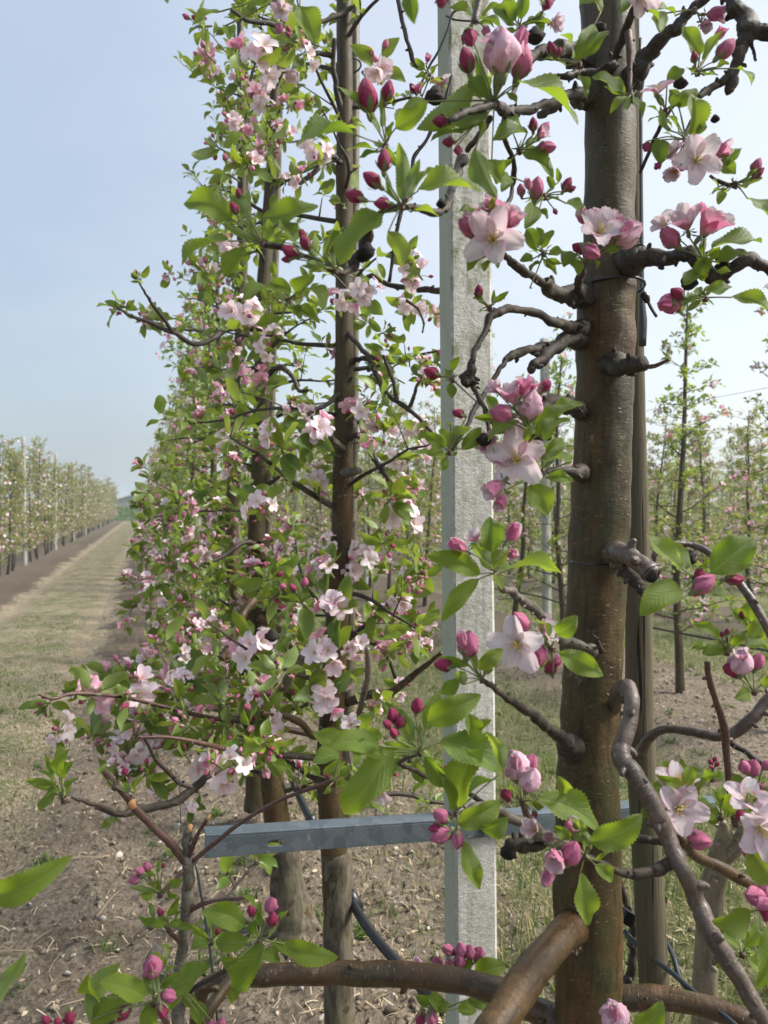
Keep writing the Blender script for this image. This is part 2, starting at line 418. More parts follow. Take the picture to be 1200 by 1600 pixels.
M['black'] = m_plain('black_plastic', (0.012, 0.013, 0.016), 0.38, 0.5, 0.3, 80)
M['gall'] = m_rough_bark('dead_fruit', (0.008, 0.006, 0.006), (0.022, 0.016, 0.014), (0.03, 0.02, 0.016))

def m_concrete():
    g = NT('concrete_rough'); p = g.pos(); o = g.obj()
    n1 = g.noise(g.map(p, (1, 1, 1.6)), 130, 6, 0.75); n2 = g.noise(p, 7, 4); n3 = g.noise(p, 420, 3)
    rid = g.noise(g.map(p, (1, 1, 1.5)), 55, 5, .7)
    c = g.mix(g.ramp(n1, .3, .7), (0.36, 0.355, 0.33), (0.58, 0.575, 0.54))
    c = g.mix(g.ramp(n2, 0.45, 0.7, 0, 0.45), c, (0.30, 0.30, 0.25))
    sep = g.n('ShaderNodeSeparateXYZ'); g.set(sep, 0, p)
    hgt = g.ramp(sep.outputs[2], 1.0, 2.0, 0.25, 0.95)
    alg = g.math('MULTIPLY', g.ramp(g.noise(g.map(p, (1, 1, .6), (1, 4, 2)), 34, 6, 0.7), 0.46, 0.66), hgt)
    c = g.mix(alg, c, (0.17, 0.175, 0.095))
    stn = g.ramp(g.noise(g.map(p, (1, 1, .05), (2, 7, 0)), 85, 4, .6), .50, .68, 0, .42); c = g.mix(stn, c, (0.20, 0.195, 0.165))
    pit = g.ramp(g.vor(p, 170).outputs[0], 0.0, 0.22, 1, 0)
    c = g.mix(g.math('MULTIPLY', pit, 0.55), c, (0.10, 0.10, 0.085))
    h = g.math('ADD', g.math('ADD', n1, g.math('MULTIPLY', rid, 1.2)), g.math('MULTIPLY', n3, 0.25))
    h = g.math('SUBTRACT', h, g.math('MULTIPLY', pit, 0.5))
    return g.end(g.pr(c, 0.85, 0.3, 0, g.bump(h, 0.7, 0.0022)))
M['concrete'] = m_concrete()
def m_concrete_side():
    g = NT('concrete_smooth_side'); p = g.pos(); n1 = g.noise(g.map(p, (1, 1, 0.25)), 60, 5, 0.65); n2 = g.noise(p, 8, 3)
    c = g.mix(n1, (0.27, 0.31, 0.23), (0.40, 0.43, 0.36)); c = g.mix(g.ramp(n2, .5, .75, 0, .5), c, (0.22, 0.25, 0.15))
    pit = g.ramp(g.vor(g.map(p, (1, 1, .5)), 120).outputs[0], 0.0, 0.14, 1, 0)
    c = g.mix(g.math('MULTIPLY', pit, .6), c, (0.08, 0.08, 0.06))
    return g.end(g.pr(c, 0.8, 0.3, 0, g.bump(g.math('SUBTRACT', n1, pit), 0.5, 0.001)))
M['concs'] = m_concrete_side()
def m_galv():
    g = NT('galvanised_steel'); p = g.pos()
    v = g.vor(p, 55); k = g.n('ShaderNodeSeparateColor'); g.set(k, 0, v.outputs[1])
    n = g.noise(g.map(p, (1, 1, 1)), 14, 5, .6)
    c = g.mix(k.outputs[0], (0.095, 0.122, 0.145), (0.15, 0.18, 0.205)); c = g.mix(g.ramp(n, .42, .62, 0, .5), c, (0.075, 0.098, 0.12))
    sp = g.ramp(g.noise(p, 150, 4), 0.62, 0.75, 0, 0.6); c = g.mix(sp, c, (0.36, 0.37, 0.37))
    return g.end(g.pr(c, g.ramp(n, .3, .7, .42, .62), 0.5, 0.45, g.bump(n, 0.2, 0.001)))
M['galv'] = m_galv()
def m_stake():
    g = NT('weathered_stake_wood'); p = g.pos()
    n1 = g.noise(g.map(p, (1, 1, 0.06)), 190, 5, .65); n2 = g.noise(g.map(p, (1, 1, .4)), 14, 5)
    c = g.mix(n1, (0.055, 0.045, 0.028), (0.15, 0.13, 0.085)); c = g.mix(g.ramp(n2, .45, .65, 0, .75), c, (0.085, 0.105, 0.045))
    cr = g.ramp(g.noise(g.map(p, (1, 1, .02)), 110, 2), 0.33, 0.38, 1, 0); c = g.mix(cr, c, (0.015, 0.012, 0.008))
    return g.end(g.pr(c, 0.8, 0.25, 0, g.bump(g.math('SUBTRACT', n1, cr), 0.7, 0.002)))
M['stake'] = m_stake()
M['cane'] = m_bark('bamboo_cane', (0.10, 0.082, 0.055), (0.17, 0.145, 0.10), (0.07, 0.055, 0.04), 0.5, 0.0, 0.4)
M['wire'] = m_plain('grey_wire', (0.055, 0.065, 0.078), 0.4, 0.5, 0.2, 100, 0.1, 0.6)
# ------------------------------------------------------------------ leaf, flower and bud shapes
def leaf_tpl(nu=14, nv=3, wid=0.5, fold=0.35, arch=0.6, sickle=0.0, serr=0.0, wave=0.05, seed=0, widest=0.44, mat=0, edge=True):
    """an ovate apple leaf: base at 0, tip at x = 1, upper side towards +z"""
    rr = random.Random(seed); ph = rr.random()*6
    us = [i/nu for i in range(nu+1)]
    def prof(u):
        a = math.log(0.5)/math.log(widest)
        return max(0.0, math.sin(math.pi*min(1, u)**a))**0.78
    rows, uv = [], []
    ar = arch if abs(arch) > 1e-3 else 1e-3
    pts = []
    for u in us:
        x = math.sin(ar*u)/ar; z = -(1-math.cos(ar*u))/ar
        pts.append((x, z, -ar*u))
    ex, ez = pts[-1][0], pts[-1][1]; L = math.hypot(ex, ez); ca, sa = ex/L, ez/L
    v, f = [], []
    for i, u in enumerate(us):
        x0, z0, th = pts[i]
        x = (x0*ca+z0*sa)/L; z = (-x0*sa+z0*ca)/L; th2 = th-math.atan2(ez, ex)
        w = prof(u)*wid/2
        yc = sickle*math.sin(math.pi*u)
        if i in (0,): w = max(w, 0.012)
        for k in range(-nv, nv+1):
            q = k/nv; ww = w
            if serr and abs(k) == nv and 0 < i < nu: ww = w*(1+serr*(1 if i % 2 else -0.6))
            y = q*ww*math.cos(fold*(0.6+0.4*abs(q)))
            h = abs(q)*ww*math.sin(fold)+wave*abs(q)**2*math.sin(u*9+ph+(1.7 if q > 0 else 0))*min(1, ww*5)*0.8
            v.append((x-math.sin(th2)*h*1.0, yc+y, z+math.cos(th2)*h)); uv.append((u, 0.5+q/2))
    s = 2*nv+1
    for i in range(nu):
        for k in range(2*nv): f.append((i*s+k, (i+1)*s+k, (i+1)*s+k+1, i*s+k+1))
    return Tpl(v, f, uv, mat)

def flower_tpl(openness=1.0, seed=0, n=5, nu=6, nv=3, mats=(0, 1, 2), stam=16, calyx=True, wide=0.78, tint=0.3):
    """a five-petalled blossom facing +z; petal length 1"""
    rr = random.Random(seed); b = Buf()
    for p in range(n):
        a = 2*math.pi*p/n+rr.uniform(-.14, .14)
        e0 = R(78-38*openness+rr.uniform(-8, 8)); e1 = R((112-120*openness)+rr.uniform(-16, 16))
        Lp = rr.uniform(.9, 1.08); tw = rr.uniform(-.35, .35); cup = rr.uniform(.25, .5)*(1.3-0.6*openness)+.1
        v, uv, f = [], [], []
        x = z = 0.0; x = 0.05
        for i in range(nu+1):
            u = i/nu; e = e0+(e1-e0)*u**1.1
            if i: x += math.cos(e)*Lp/nu; z += math.sin(e)*Lp/nu
            w = wide/2*(0.16+0.84*math.sin(math.pi*min(1, (u*0.80+0.12)))**0.9) if u < 0.999 else wide/2*0.62
            if u < .25: w *= 0.35+u*2.6
            for k in range(-nv, nv+1):
                q = k/nv; end = (1-0.10*q*q) if i == nu else 1
                yy = q*w*math.cos(cup*abs(q)); hh = abs(q)**1.6*w*math.sin(cup)*1.1+.03*math.sin(q*7+u*8+p*2+seed)*u
                dx = -math.sin(e)*hh; dz = math.cos(e)*hh
                xx = (x-0.05)*(end)+0.05+dx; y2 = yy*math.cos(tw*u)-0; z2 = z*end+dz+yy*math.sin(tw*u)
                if i == nu and abs(q) < .2: xx -= .05*math.cos(e)
                v.append((xx*math.cos(a)-y2*math.sin(a), xx*math.sin(a)+y2*math.cos(a), z2)); uv.append((u, .5+q/2))
        s = 2*nv+1
        for i in range(nu):
            for k in range(2*nv): f.append((i*s+k, (i+1)*s+k, (i+1)*s+k+1, i*s+k+1))
        b.add(Tpl(v, f, uv, mats[0], min(1, max(0, tint+rr.uniform(-.15, .2)))))
    for k in range(stam):
        a = rr.random()*6.283; sp = rr.uniform(.05, .32)*(.4+.6*openness); h = rr.uniform(.28, .42)
        tip = (math.cos(a)*sp, math.sin(a)*sp, h); base = (math.cos(a)*.04, math.sin(a)*.04, .0)
        b.add(tube([base, tip], [.009, .007], 3, 1, mat=mats[1], cap=False))
        s = .03; x, y, z = tip
        b.add(Tpl([(x+s, y, z), (x, y+s, z), (x-s, y, z), (x, y-s, z), (x, y, z+s*1.3), (x, y, z-s)],
                  [(0, 1, 4), (1, 2, 4), (2, 3, 4), (3, 0, 4), (1, 0, 5), (2, 1, 5), (3, 2, 5), (0, 3, 5)], mat=mats[1]))
    if calyx:
        b.add(tube([(0, 0, -.30), (0, 0, -.18), (0, 0, -.02)], [.05, .085, .07], 7, 2, mat=mats[2]))
        for p in range(5):
            a = 2*math.pi*(p+.5)/5
            L = leaf_tpl(3, 1, .4, .3, -.9, mat=mats[2])
            Mx = Matrix.Translation((math.cos(a)*.05, math.sin(a)*.05, -.03)) @ frame((0, 0, 0), (math.cos(a), math.sin(a), -.25), (0, 0, 1)) @ Matrix.Scale(.34, 4)
            b.add(L, Mx)
    return b.tpl()

def bud_tpl(fat=0.62, seg=20, rings=12, seed=0, mats=(0, 1), sep=0.5, tip=0.85, loose=0.0):
    """a closed bud along +z, length 1, five overlapping petals and downy sepals"""
    b = Buf(); v, uv, f = [], [], []
    for i in range(rings+1):
        t = i/rings
        r = fat/2*(math.sin(math.pi*t**tip)**0.72 if 0 < t < 1 else 0.0)
        if i == 0: r = fat*.14
        if i == rings: r = fat*.02
        for k in range(seg+1):
            a = 2*math.pi*(k % seg)/seg
            w = ((a*5/(2*math.pi)+t*1.1*(1 if seed % 2 else -1)+seed*.3) % 1.0)
            m = 1+(.26+loose*t)*(w-.5)*min(1, t*3)
            m *= 1+0.05*noise.noise(Vector((math.cos(a)*1.5+seed, math.sin(a)*1.5, t*2)))*3
            v.append((r*m*math.cos(a), r*m*math.sin(a), t+(w-.5)*.07*loose*4*t)); uv.append((w, t))
    s = seg+1
    for i in range(rings):
        for k in range(seg): f.append((i*s+k, i*s+k+1, (i+1)*s+k+1, (i+1)*s+k))
    b.add(Tpl(v, f, uv, mats[0]))
    b.add(tube([(0, 0, -.20), (0, 0, -.10), (0, 0, .03)], [.07, .12, .14*fat/.62], 7 if seg > 8 else 5, 1, mat=mats[1]))
    for p in range(5):
        a = 2*math.pi*p/5+seed
        L = leaf_tpl(4, 1, .34, .2, -.75, mat=mats[1])
        Mx = Matrix.Translation((math.cos(a)*.10*fat/.62, math.sin(a)*.10*fat/.62, .0)) @ frame((0, 0, 0), (math.cos(a)*.62*fat/.62, math.sin(a)*.62*fat/.62, .9), (-math.cos(a), -math.sin(a), .5)) @ Matrix.Scale(sep, 4)
        b.add(L, Mx)
    return b.tpl()

# hero shapes
MS_LEAF = [M['leaf'], M['stalk']]
LEAF_H, LEAF_ASP = [], {}
def leaf_variant(w, arch, sick, seed):
    return leaf_tpl(34, 5, w, fold=random.Random(seed).uniform(.30, .75), arch=arch, sickle=sick, serr=.085, wave=.09, seed=seed)
HERO_LEAF = {}
def hero_leaf_mesh(w, arch, sick, seed):
    w = round(w*12)/12; arch = round(arch*3)/3; sick = round(sick*12)/12; key = (w, arch, sick, seed % 4)
    if key not in HERO_LEAF:
        HERO_LEAF[key] = tpl_mesh('leaf', leaf_variant(w, arch, sick, seed % 4+11), [M['leaf']])
    return HERO_LEAF[key]
MS_FL = [M['petal'], M['stamen'], M['sepal']]
HERO_FL = {}
def hero_flower_mesh(op, seed, tint):
    key = (round(op*5), seed % 3, round(tint*4))
    if key not in HERO_FL: HERO_FL[key] = tpl_mesh('flower', flower_tpl(op, seed % 3+key[0]*3, nu=9, nv=5, stam=18, tint=tint), MS_FL)
    return HERO_FL[key]
HERO_BUD = {}
def hero_bud_mesh(kind, seed):
    key = (kind, seed % 3)
    if key not in HERO_BUD:
        fat = (.60, .66, .80)[kind]; lo = (0.0, .08, .22)[kind]
        t = bud_tpl(fat, 30, 16, seed % 3+kind*3, sep=(.62, .5, .36)[kind], loose=lo)
        m = t.mat[0]; t.tint[:] = (.06, .42, .86)[kind]
        HERO_BUD[key] = tpl_mesh('bud', t, [M['bud'], M['sepal']])
    return HERO_BUD[key]

# ------------------------------------------------------------------ clusters for the middle distance
# materials: 0 leaf, 1 petal, 2 stamen, 3 bud, 4 stalk
MS_CL = [M['leafm'], M['petalf'], M['stamen'], M['bud'], M['stalk']]
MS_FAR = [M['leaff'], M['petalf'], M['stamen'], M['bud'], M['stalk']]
LM = [leaf_tpl(7, 1, random.Random(i).uniform(.46, .6), .3+.1*(i % 3), .3+.35*(i % 3), (i % 4-1.5)*.05, 0, .06, i) for i in range(8)]
LL = [leaf_tpl(2, 1, .55, .35, .6*(i % 2)+.2, 0, 0, 0, i) for i in range(4)]
def quad_leaf(i):
    return Tpl([(0, 0, 0), (.45, -.26, .10), (1, 0, -.12), (.45, .26, .10)], [(0, 1, 2), (0, 2, 3)], [(0, .5), (.5, 0), (1, .5), (.5, 1)], 0)
LQ = [quad_leaf(0)]
FM = [flower_tpl(o, i, nu=4, nv=1, mats=(1, 2, 4), stam=5, calyx=False, tint=ti) for i, (o, ti) in enumerate([(1, .2), (.9, .3), (.75, .3), (1.0, .45), (.6, .4)])]
FLW = [flower_tpl(o, i, nu=2, nv=1, mats=(1, 2, 4), stam=0, calyx=False, tint=.35) for i, o in enumerate([1, .8, .6])]
BM = [bud_tpl(.66, 8, 6, i, (3, 4), .45) for i in range(2)]
def low_bud():
    t = Tpl([(0, 0, 0), (.3, 0, .5), (0, .3, .5), (-.3, 0, .5), (0, -.3, .5), (0, 0, 1)],
            [(0, 2, 1), (0, 3, 2), (0, 4, 3), (0, 1, 4), (1, 2, 5), (2, 3, 5), (3, 4, 5), (4, 1, 5)], [(0, 0), (.2, .5), (.4, .5), (.6, .5), (.8, .5), (.5, 1)], 3)
    return t
BL = [low_bud()]

def rdir(rr, zmin=-1, zmax=1):
    z = rr.uniform(zmin, zmax); a = rr.random()*6.283; s = math.sqrt(max(0, 1-z*z))
    return Vector((s*math.cos(a), s*math.sin(a), z))

def rosette(buf, o, ax, rr, lod, nl=5, size=.045):
    """leaves spreading from a spur tip"""
    ax = ax.normalized()
    for i in range(nl):
        d = (ax*rr.uniform(.1, 1.0)+rdir(rr)*1.0).normalized()
        L = size*rr.uniform(.55, 1.15)
        n = Vector((0, 0, 1))*.9+rdir(rr)*.7
        st = o+d*.35*L*rr.uniform(.3, 1)
        T = (LM if lod == 0 else LL if lod == 1 else LQ)
        buf.add(rr.choice(T), frame(st, d+Vector((0, 0, -.1)), n) @ Matrix.Scale(L, 4), tint=rr.random())
        if lod == 0: buf.add(tube([o, st+d*.02*L], [.0008, .0006], 3, 1, cap=False, mat=4))

def blossoms(buf, o, ax, rr, lod, nf=3, nb=2, size=.021):
    ax = ax.normalized(); tp = rr.uniform(0, .25)
    k = 0; tot = nf+nb
    for i in range(tot):
        d = (ax*.75+rdir(rr)*.8).normalized(); Ls = size*rr.uniform(.7, 1.5)
        e = o+d*Ls
        if lod == 0: buf.add(tube([o, o+ax*Ls*.4+d*Ls*.2, e], [.0008, .0007, .0008], 3, 2, cap=False, mat=4))
        if i < nf:
            fd = (d+rdir(rr)*.35).normalized(); T = FM if lod == 0 else FLW
            buf.add(rr.choice(T), frame(e, fd.orthogonal(), fd) @ Matrix.Rotation(rr.random()*6, 4, 'Z') @ Matrix.Scale(size*rr.uniform(.85, 1.1), 4))
        else:
            T = BM if lod == 0 else BL; Lb = size*rr.uniform(.42, .8)
            q = d.to_track_quat('Z', 'Y').to_matrix().to_4x4()
            buf.add(rr.choice(T), Matrix.Translation(e) @ q @ Matrix.Scale(Lb, 4), tint=rr.choice((.1, .3, .45, .6)))

CLUSTER = {}; CLT = {}
def cluster_tpl(kind):
    cluster_mesh(kind); return CLT[kind]
def cluster_mesh(kind):
    """ready-made blossom clusters, shared by the trees of the middle distance; +z outwards, about 8 cm across"""
    if kind not in CLUSTER:
        rr = random.Random(100+kind); b = Buf()
        style = kind % 4           # 0 open, 1 half open, 2 mostly buds, 3 leaves with buds
        nf, nb, nl = ((5, 1, 4), (3, 3, 5), (1, 5, 5), (0, 4, 7))[style]
        blossoms(b, Vector((0, 0, 0)), Vector((0, 0, 1)), rr, 0, nf, nb, .0235)
        rosette(b, Vector((0, 0, 0)), Vector((0, 0, .3)), rr, 0, nl, .054)
        b.add(tube([(0, 0, -.02), (0, 0, 0)], [.0022, .0026], 5, 2, mat=4))
        CLT[kind] = b.tpl(); CLUSTER[kind] = tpl_mesh('blossom_cluster', CLT[kind], MS_CL)
    return CLUSTER[kind]

# ------------------------------------------------------------------ apple tree grower
def wander(rr, o, d, L, n, curl, grav):
    pts = [o.copy()]; p = o.copy(); d = d.normalized(); st = L/n
    for i in range(n):
        d = (d+rdir(rr)*curl+Vector((0, 0, grav))).normalized(); p = p+d*st; pts.append(p.copy())
    return pts

def grow(seed, trunk_pts, trunk_r, lod, h0=.5, dens=1.0, reach=.55, leafk=1.0, bloomk=1.0, spursize=.042, squash=.85, top_reach=.22, nclus=None, hmax=None):
    """returns lists: branch buffers, one foliage buffer, blossom spots [(o, axis, kind)]"""
    rr = random.Random(seed)
    tp, tr = smoothpath(trunk_pts, trunk_r, 8)
    H0, H1 = tp[0].z, tp[-1].z
    branches, fol, spots = [], Buf(), []
    h = H0+h0; az = rr.random()*6.28
    seg = 6 if lod == 0 else (4 if lod == 1 else 3)
    while h < H1-.08:
        i = min(range(len(tp)), key=lambda k: abs(tp[k].z-h)); o = tp[i]; t = (h-H0)/(H1-H0)
        az += 2.4+rr.uniform(-.5, .5)
        L = (reach*(1-t)+top_reach*t)*rr.uniform(.55, 1.15)*(1.15 if t < .3 else 1)
        d = Vector((math.cos(az)*squash, math.sin(az), rr.uniform(.0, .5)))
        r0 = (.0085*(1-t)+.005*t)*rr.uniform(.75, 1.2)
        n = max(4, int(L/.07)); pts = wander(rr, o, d, L, n, .27, -.03 if t < .6 else .06)
        bb = Buf(); rad = [r0*(1-.72*k/n) for k in range(n+1)]
        bb.add(tube(pts, rad, seg, 2 if lod == 0 else 1, .22 if lod == 0 else 0, 120, seed=seed+len(branches)))
        tips = []
        for k in range(1, n+1):
            if rr.random() < .78*dens:
                d2 = (rdir(rr, -.3, .9)+(pts[k]-pts[k-1]).normalized()*.6).normalized()
                L2 = rr.uniform(.02, .16)*(1-.3*t)*(1 if rr.random() < .6 else .35)
                n2 = max(1, int(L2/.05)); p2 = wander(rr, pts[k], d2, L2, n2, .3, .03)
                if lod < 2 or L2 > .06: bb.add(tube(p2, [rad[k]*.55*(1-.5*j/n2) for j in range(n2+1)], 4 if lod == 0 else 3, 1, 0))
                for j in range(1, n2+1): tips.append((p2[j], (p2[j]-p2[j-1]).normalized()))
            if rr.random() < .45: tips.append((pts[k], rdir(rr, 0, 1)))
        tips.append((pts[-1], (pts[-1]-pts[-2]).normalized()))
        for o2, a2_ in tips:
            a2_ = (a2_+Vector((0, 0, .35))).normalized()
            rosette(fol, o2, a2_, rr, lod, max(1, int(rr.choice((2, 3, 4, 5))*leafk+.5)), spursize)
            if rr.random() < .36*bloomk*(1.15-.55*t): spots.append((o2, a2_, rr.randrange(4)))
        branches.append((o, bb))
        h += rr.uniform(.05, .10)/dens
    for k in range(3, len(tp), 2):                       # short spurs on the trunk itself
        if tp[k].z-H0 > h0 and rr.random() < .4:
            rosette(fol, tp[k]+rdir(rr)*tr[k]*1.1, rdir(rr), rr, lod, 3, spursize*.8)
    return branches, fol, spots
# ------------------------------------------------------------------ the ground
D_ROW = 0.47; PITCH_ROW = 3.3
ROWS_X = [D_ROW-PITCH_ROW, D_ROW]+[D_ROW+PITCH_ROW*k for k in range(1, 9)]
FIELD_Y = 76.0
def fb(x, y, s, seed=0): return noise.noise(Vector((x*s, y*s, seed*3.1)))
def row_dist(x):
    return abs((x-D_ROW+PITCH_ROW/2) % PITCH_ROW-PITCH_ROW/2)
def ground_h(x, y):
    rd = row_dist(x)
    soil = max(0.0, min(1.0, (1.05-rd)/.35))
    h = .012*fb(x, y, 1.3, 1)-.012*(1-soil)
    fade = 1.0 if y < 9 else max(0, 1-(y-9)/10)
    h += fade*((.006+.020*soil)*fb(x, y, 8, 2)+(.005+.024*soil)*abs(fb(x, y, 19, 3))+(.003+.014*soil)*fb(x, y, 44, 4))
    h += .045*max(0, 1-rd/.5)*max(0, 1+fb(x, y, 1.1, 5)) * .6
    if rd > .7: h -= .030*max(0, 1-abs(rd-1.05)/.22)*(1+.5*fb(x, y, 3, 6))
    if y > FIELD_Y: h += min(1.1, (y-FIELD_Y)*.5)
    return h

def m_ground():
    g = NT('orchard_ground'); p = g.pos(); sep = g.n('ShaderNodeSeparateXYZ'); g.set(sep, 0, p)
    x, y = sep.outputs[0], sep.outputs[1]
    wob = g.math('MULTIPLY', g.math('SUBTRACT', g.noise(p, 1.7, 5, .65), .5), .75)
    wob2 = g.math('MULTIPLY', g.math('SUBTRACT', g.noise(p, 9, 5, .75), .5), .6)
    xs = g.math('ADD', g.math('ADD', x, wob), wob2)
    m = g.math('ABSOLUTE', g.math('SUBTRACT', g.math('FLOORED_MODULO', g.math('ADD', xs, PITCH_ROW/2-D_ROW), PITCH_ROW), PITCH_ROW/2))
    nA = g.noise(p, 26, 6, .7); nB = g.noise(p, 110, 5, .7); nC = g.noise(p, 5, 4); nD = g.noise(p, 340, 3, .7)
    nE = g.noise(p, 62, 6, .75); cl = g.vor(p, 34).outputs[0]
    soil = g.mix(g.ramp(g.math('ADD', g.math('MULTIPLY', nA, .5), g.math('MULTIPLY', nE, .5)), .40, .60), (0.145, 0.113, 0.082), (0.33, 0.275, 0.21))
    soil = g.mix(g.ramp(nB, .5, .72, 0, .7), soil, (0.42, 0.35, 0.28)); soil = g.mix(g.ramp(nB, .28, .45, .8, 0), soil, (0.045, 0.032, 0.024))
    soil = g.mix(g.ramp(nC, .5, .7, 0, .5), soil, (0.19, 0.14, 0.09))
    soil = g.mix(g.ramp(nD, .64, .72, 0, .7), soil, (0.46, 0.42, 0.36))
    straw = g.mix(g.ramp(g.noise(g.map(p, (1, .55, 1)), 75, 6, .75), .40, .60), (0.18, 0.142, 0.092), (0.50, 0.43, 0.30)); straw = g.mix(g.ramp(g.noise(p, 3.3, 5, .7), .45, .62, 0, .6), straw, (0.24, 0.19, 0.13)); straw = g.mix(g.ramp(nA, .5, .75, 0, .5), straw, (0.13, 0.10, 0.07))
    gr = g.mix(g.ramp(nB, .35, .65), (0.065, 0.095, 0.022), (0.15, 0.185, 0.05)); gr = g.mix(g.ramp(nA, .55, .75, 0, .6), gr, (0.25, 0.215, 0.12))
    c = g.mix(g.ramp(m, .84, .94), soil, straw)
    patch = g.math('MULTIPLY', g.ramp(g.noise(g.map(p, (1, .6, 1)), 4.5, 8, .8), .42, .58), g.ramp(g.noise(p, 48, 5, .75), .40, .56))
    gm = g.math('MULTIPLY', g.ramp(m, 1.10, 1.25), patch)
    c = g.mix(g.math('MULTIPLY', gm, 1.0), c, gr)
    # the alley on the far side of the row is greener
    far = g.ramp(y, 3, 9, 0, .7); c = g.mix(g.math('MULTIPLY', far, g.ramp(m, .95, .80)), c, (0.088, 0.068, 0.047))
    ral = g.math('MULTIPLY', g.ramp(x, 1.0, 1.7), g.ramp(m, .75, 1.05)); c = g.mix(g.math('MULTIPLY', ral, .55), c, gr)
    field = g.mix(g.ramp(nC, .4, .6), (0.035, 0.085, 0.022), (0.06, 0.13, 0.03))
    c = g.mix(g.ramp(y, FIELD_Y-.3, FIELD_Y+.3), c, field)
    h = g.math('ADD', g.math('ADD', nA, g.math('MULTIPLY', nE, 1.1)), g.math('ADD', g.math('MULTIPLY', nD, .3), g.math('MULTIPLY', g.math('MINIMUM', cl, .5), -.9)))
    return g.end(g.pr(c, .92, .2, 0, g.bump(h, 1.0, .02)))
M['ground'] = m_ground()

def axis(parts):
    out = [parts[0][0]]
    for a, b, s0, s1 in parts:
        x = a
        while x < b-1e-6:
            t = (x-a)/(b-a); x = min(b, x+s0+(s1-s0)*t); out.append(x)
    return out
gxs = axis([(-900, -60, 160, 60), (-60, -6, 20, 1.2), (-6, -2.2, .5, .07), (-2.2, -.9, .05, .025), (-.9, 2.4, .022, .022), (2.4, 6, .04, .2), (6, 30, .3, 3), (30, 900, 20, 160)])
gys = axis([(-40, -1, 12, 1), (-1, .9, .5, .05), (.9, 4.2, .022, .024), (4.2, 12, .03, .16), (12, 75, .25, 3), (75, 80, .5, .5), (80, 200, 4, 30), (200, 1800, 60, 260)])
nx, ny = len(gxs), len(gys)
gv = [(x, y, ground_h(x, y)) for y in gys for x in gxs]
ii = np.arange(ny-1)[:, None]*nx+np.arange(nx-1)[None, :]
fa = np.stack([ii, ii+1, ii+1+nx, ii+nx], -1).reshape(-1, 4)
t = Tpl.__new__(Tpl); t.v = np.array(gv); t.loops = fa.ravel().astype(np.int32); t.sizes = np.full(len(fa), 4, dtype=np.int32)
t.uv = t.v[:, :2].copy(); t.mat = np.zeros(len(fa), dtype=np.int32); t.tint = np.full(len(t.v), .5)
tag(part('ground', t, [M['ground']]), kind='structure')

# crumbs of soil, wood chips, straw and grass: nobody could count them
rr = random.Random(5)
def rock(seed, n=1):
    r_ = random.Random(seed); v = []
    for z, rad in ((-.35, .55), (0.05, 1), (.45, .62)):
        for k in range(6):
            a = k*1.047+z; q = rad*r_.uniform(.72, 1.1); v.append((q*math.cos(a), q*math.sin(a), z*.8+r_.uniform(-.1, .1)))
    v += [(0, 0, -.5), (0, 0, .6)]
    f = []
    for i in range(2):
        for k in range(6): f.append((i*6+k, i*6+(k+1) % 6, i*6+6+(k+1) % 6, i*6+6+k))
    for k in range(6): f += [((k+1) % 6, k, 18), (12+k, 12+(k+1) % 6, 19)]
    return Tpl(v, f, None, 0)
ROCK = [rock(i) for i in range(6)]
def spot(rr, near=.9, far=6.0):
    """a random ground point in the wedge the photograph sees, denser close by"""
    while True:
        y = near+(far-near)*rr.random()**1.5; x = rr.uniform(-.35*y-.3, 1.15*y+.4)
        return x, y
g1 = NT('soil_crumb'); tt = g1.tint()
cc = g1.mix(tt, (0.10, 0.077, 0.055), (0.33, 0.275, 0.21)); cc = g1.mix(g1.ramp(tt, .93, .97), cc, (0.48, 0.45, 0.41))
M['crumb'] = g1.end(g1.pr(cc, .92, .2, 0, g1.bump(g1.noise(g1.pos(), 220, 4), .6, .003)))
b = Buf()
for i in range(20000):
    x, y = spot(rr)
    if row_dist(x) > 1.15 and rr.random() < .85: continue
    s = .003+.015*rr.random()**3.0
    if rr.random() < .006: s = rr.uniform(.016, .034)
    Mx = Matrix.Translation((x, y, ground_h(x, y)+s*.2)) @ Matrix.Rotation(rr.random()*6, 4, rdir(rr)) @ Matrix.Diagonal((s, s*rr.uniform(.6, 1), s*.75, 1))
    b.add(rr.choice(ROCK), Mx, tint=rr.random())
for i in range(420):
    x, y = spot(rr, 1.2, 7)
    if row_dist(x) > 1.0: continue
    s = rr.uniform(.014, .038); t_ = rr.choice(ROCK);
    Mx = Matrix.Translation((x, y, ground_h(x, y)-s*.15)) @ Matrix.Rotation(rr.random()*6, 4, 'Z') @ Matrix.Diagonal((s, s*rr.uniform(.6, 1), s*rr.uniform(.4, .7), 1))
    b.add(t_, Mx, tint=rr.uniform(.1, .6))
tag(part('gravel', b, [M['crumb']]), label='loose crumbs and clods of brown soil with small stones', kind='stuff', cat='soil crumbs')

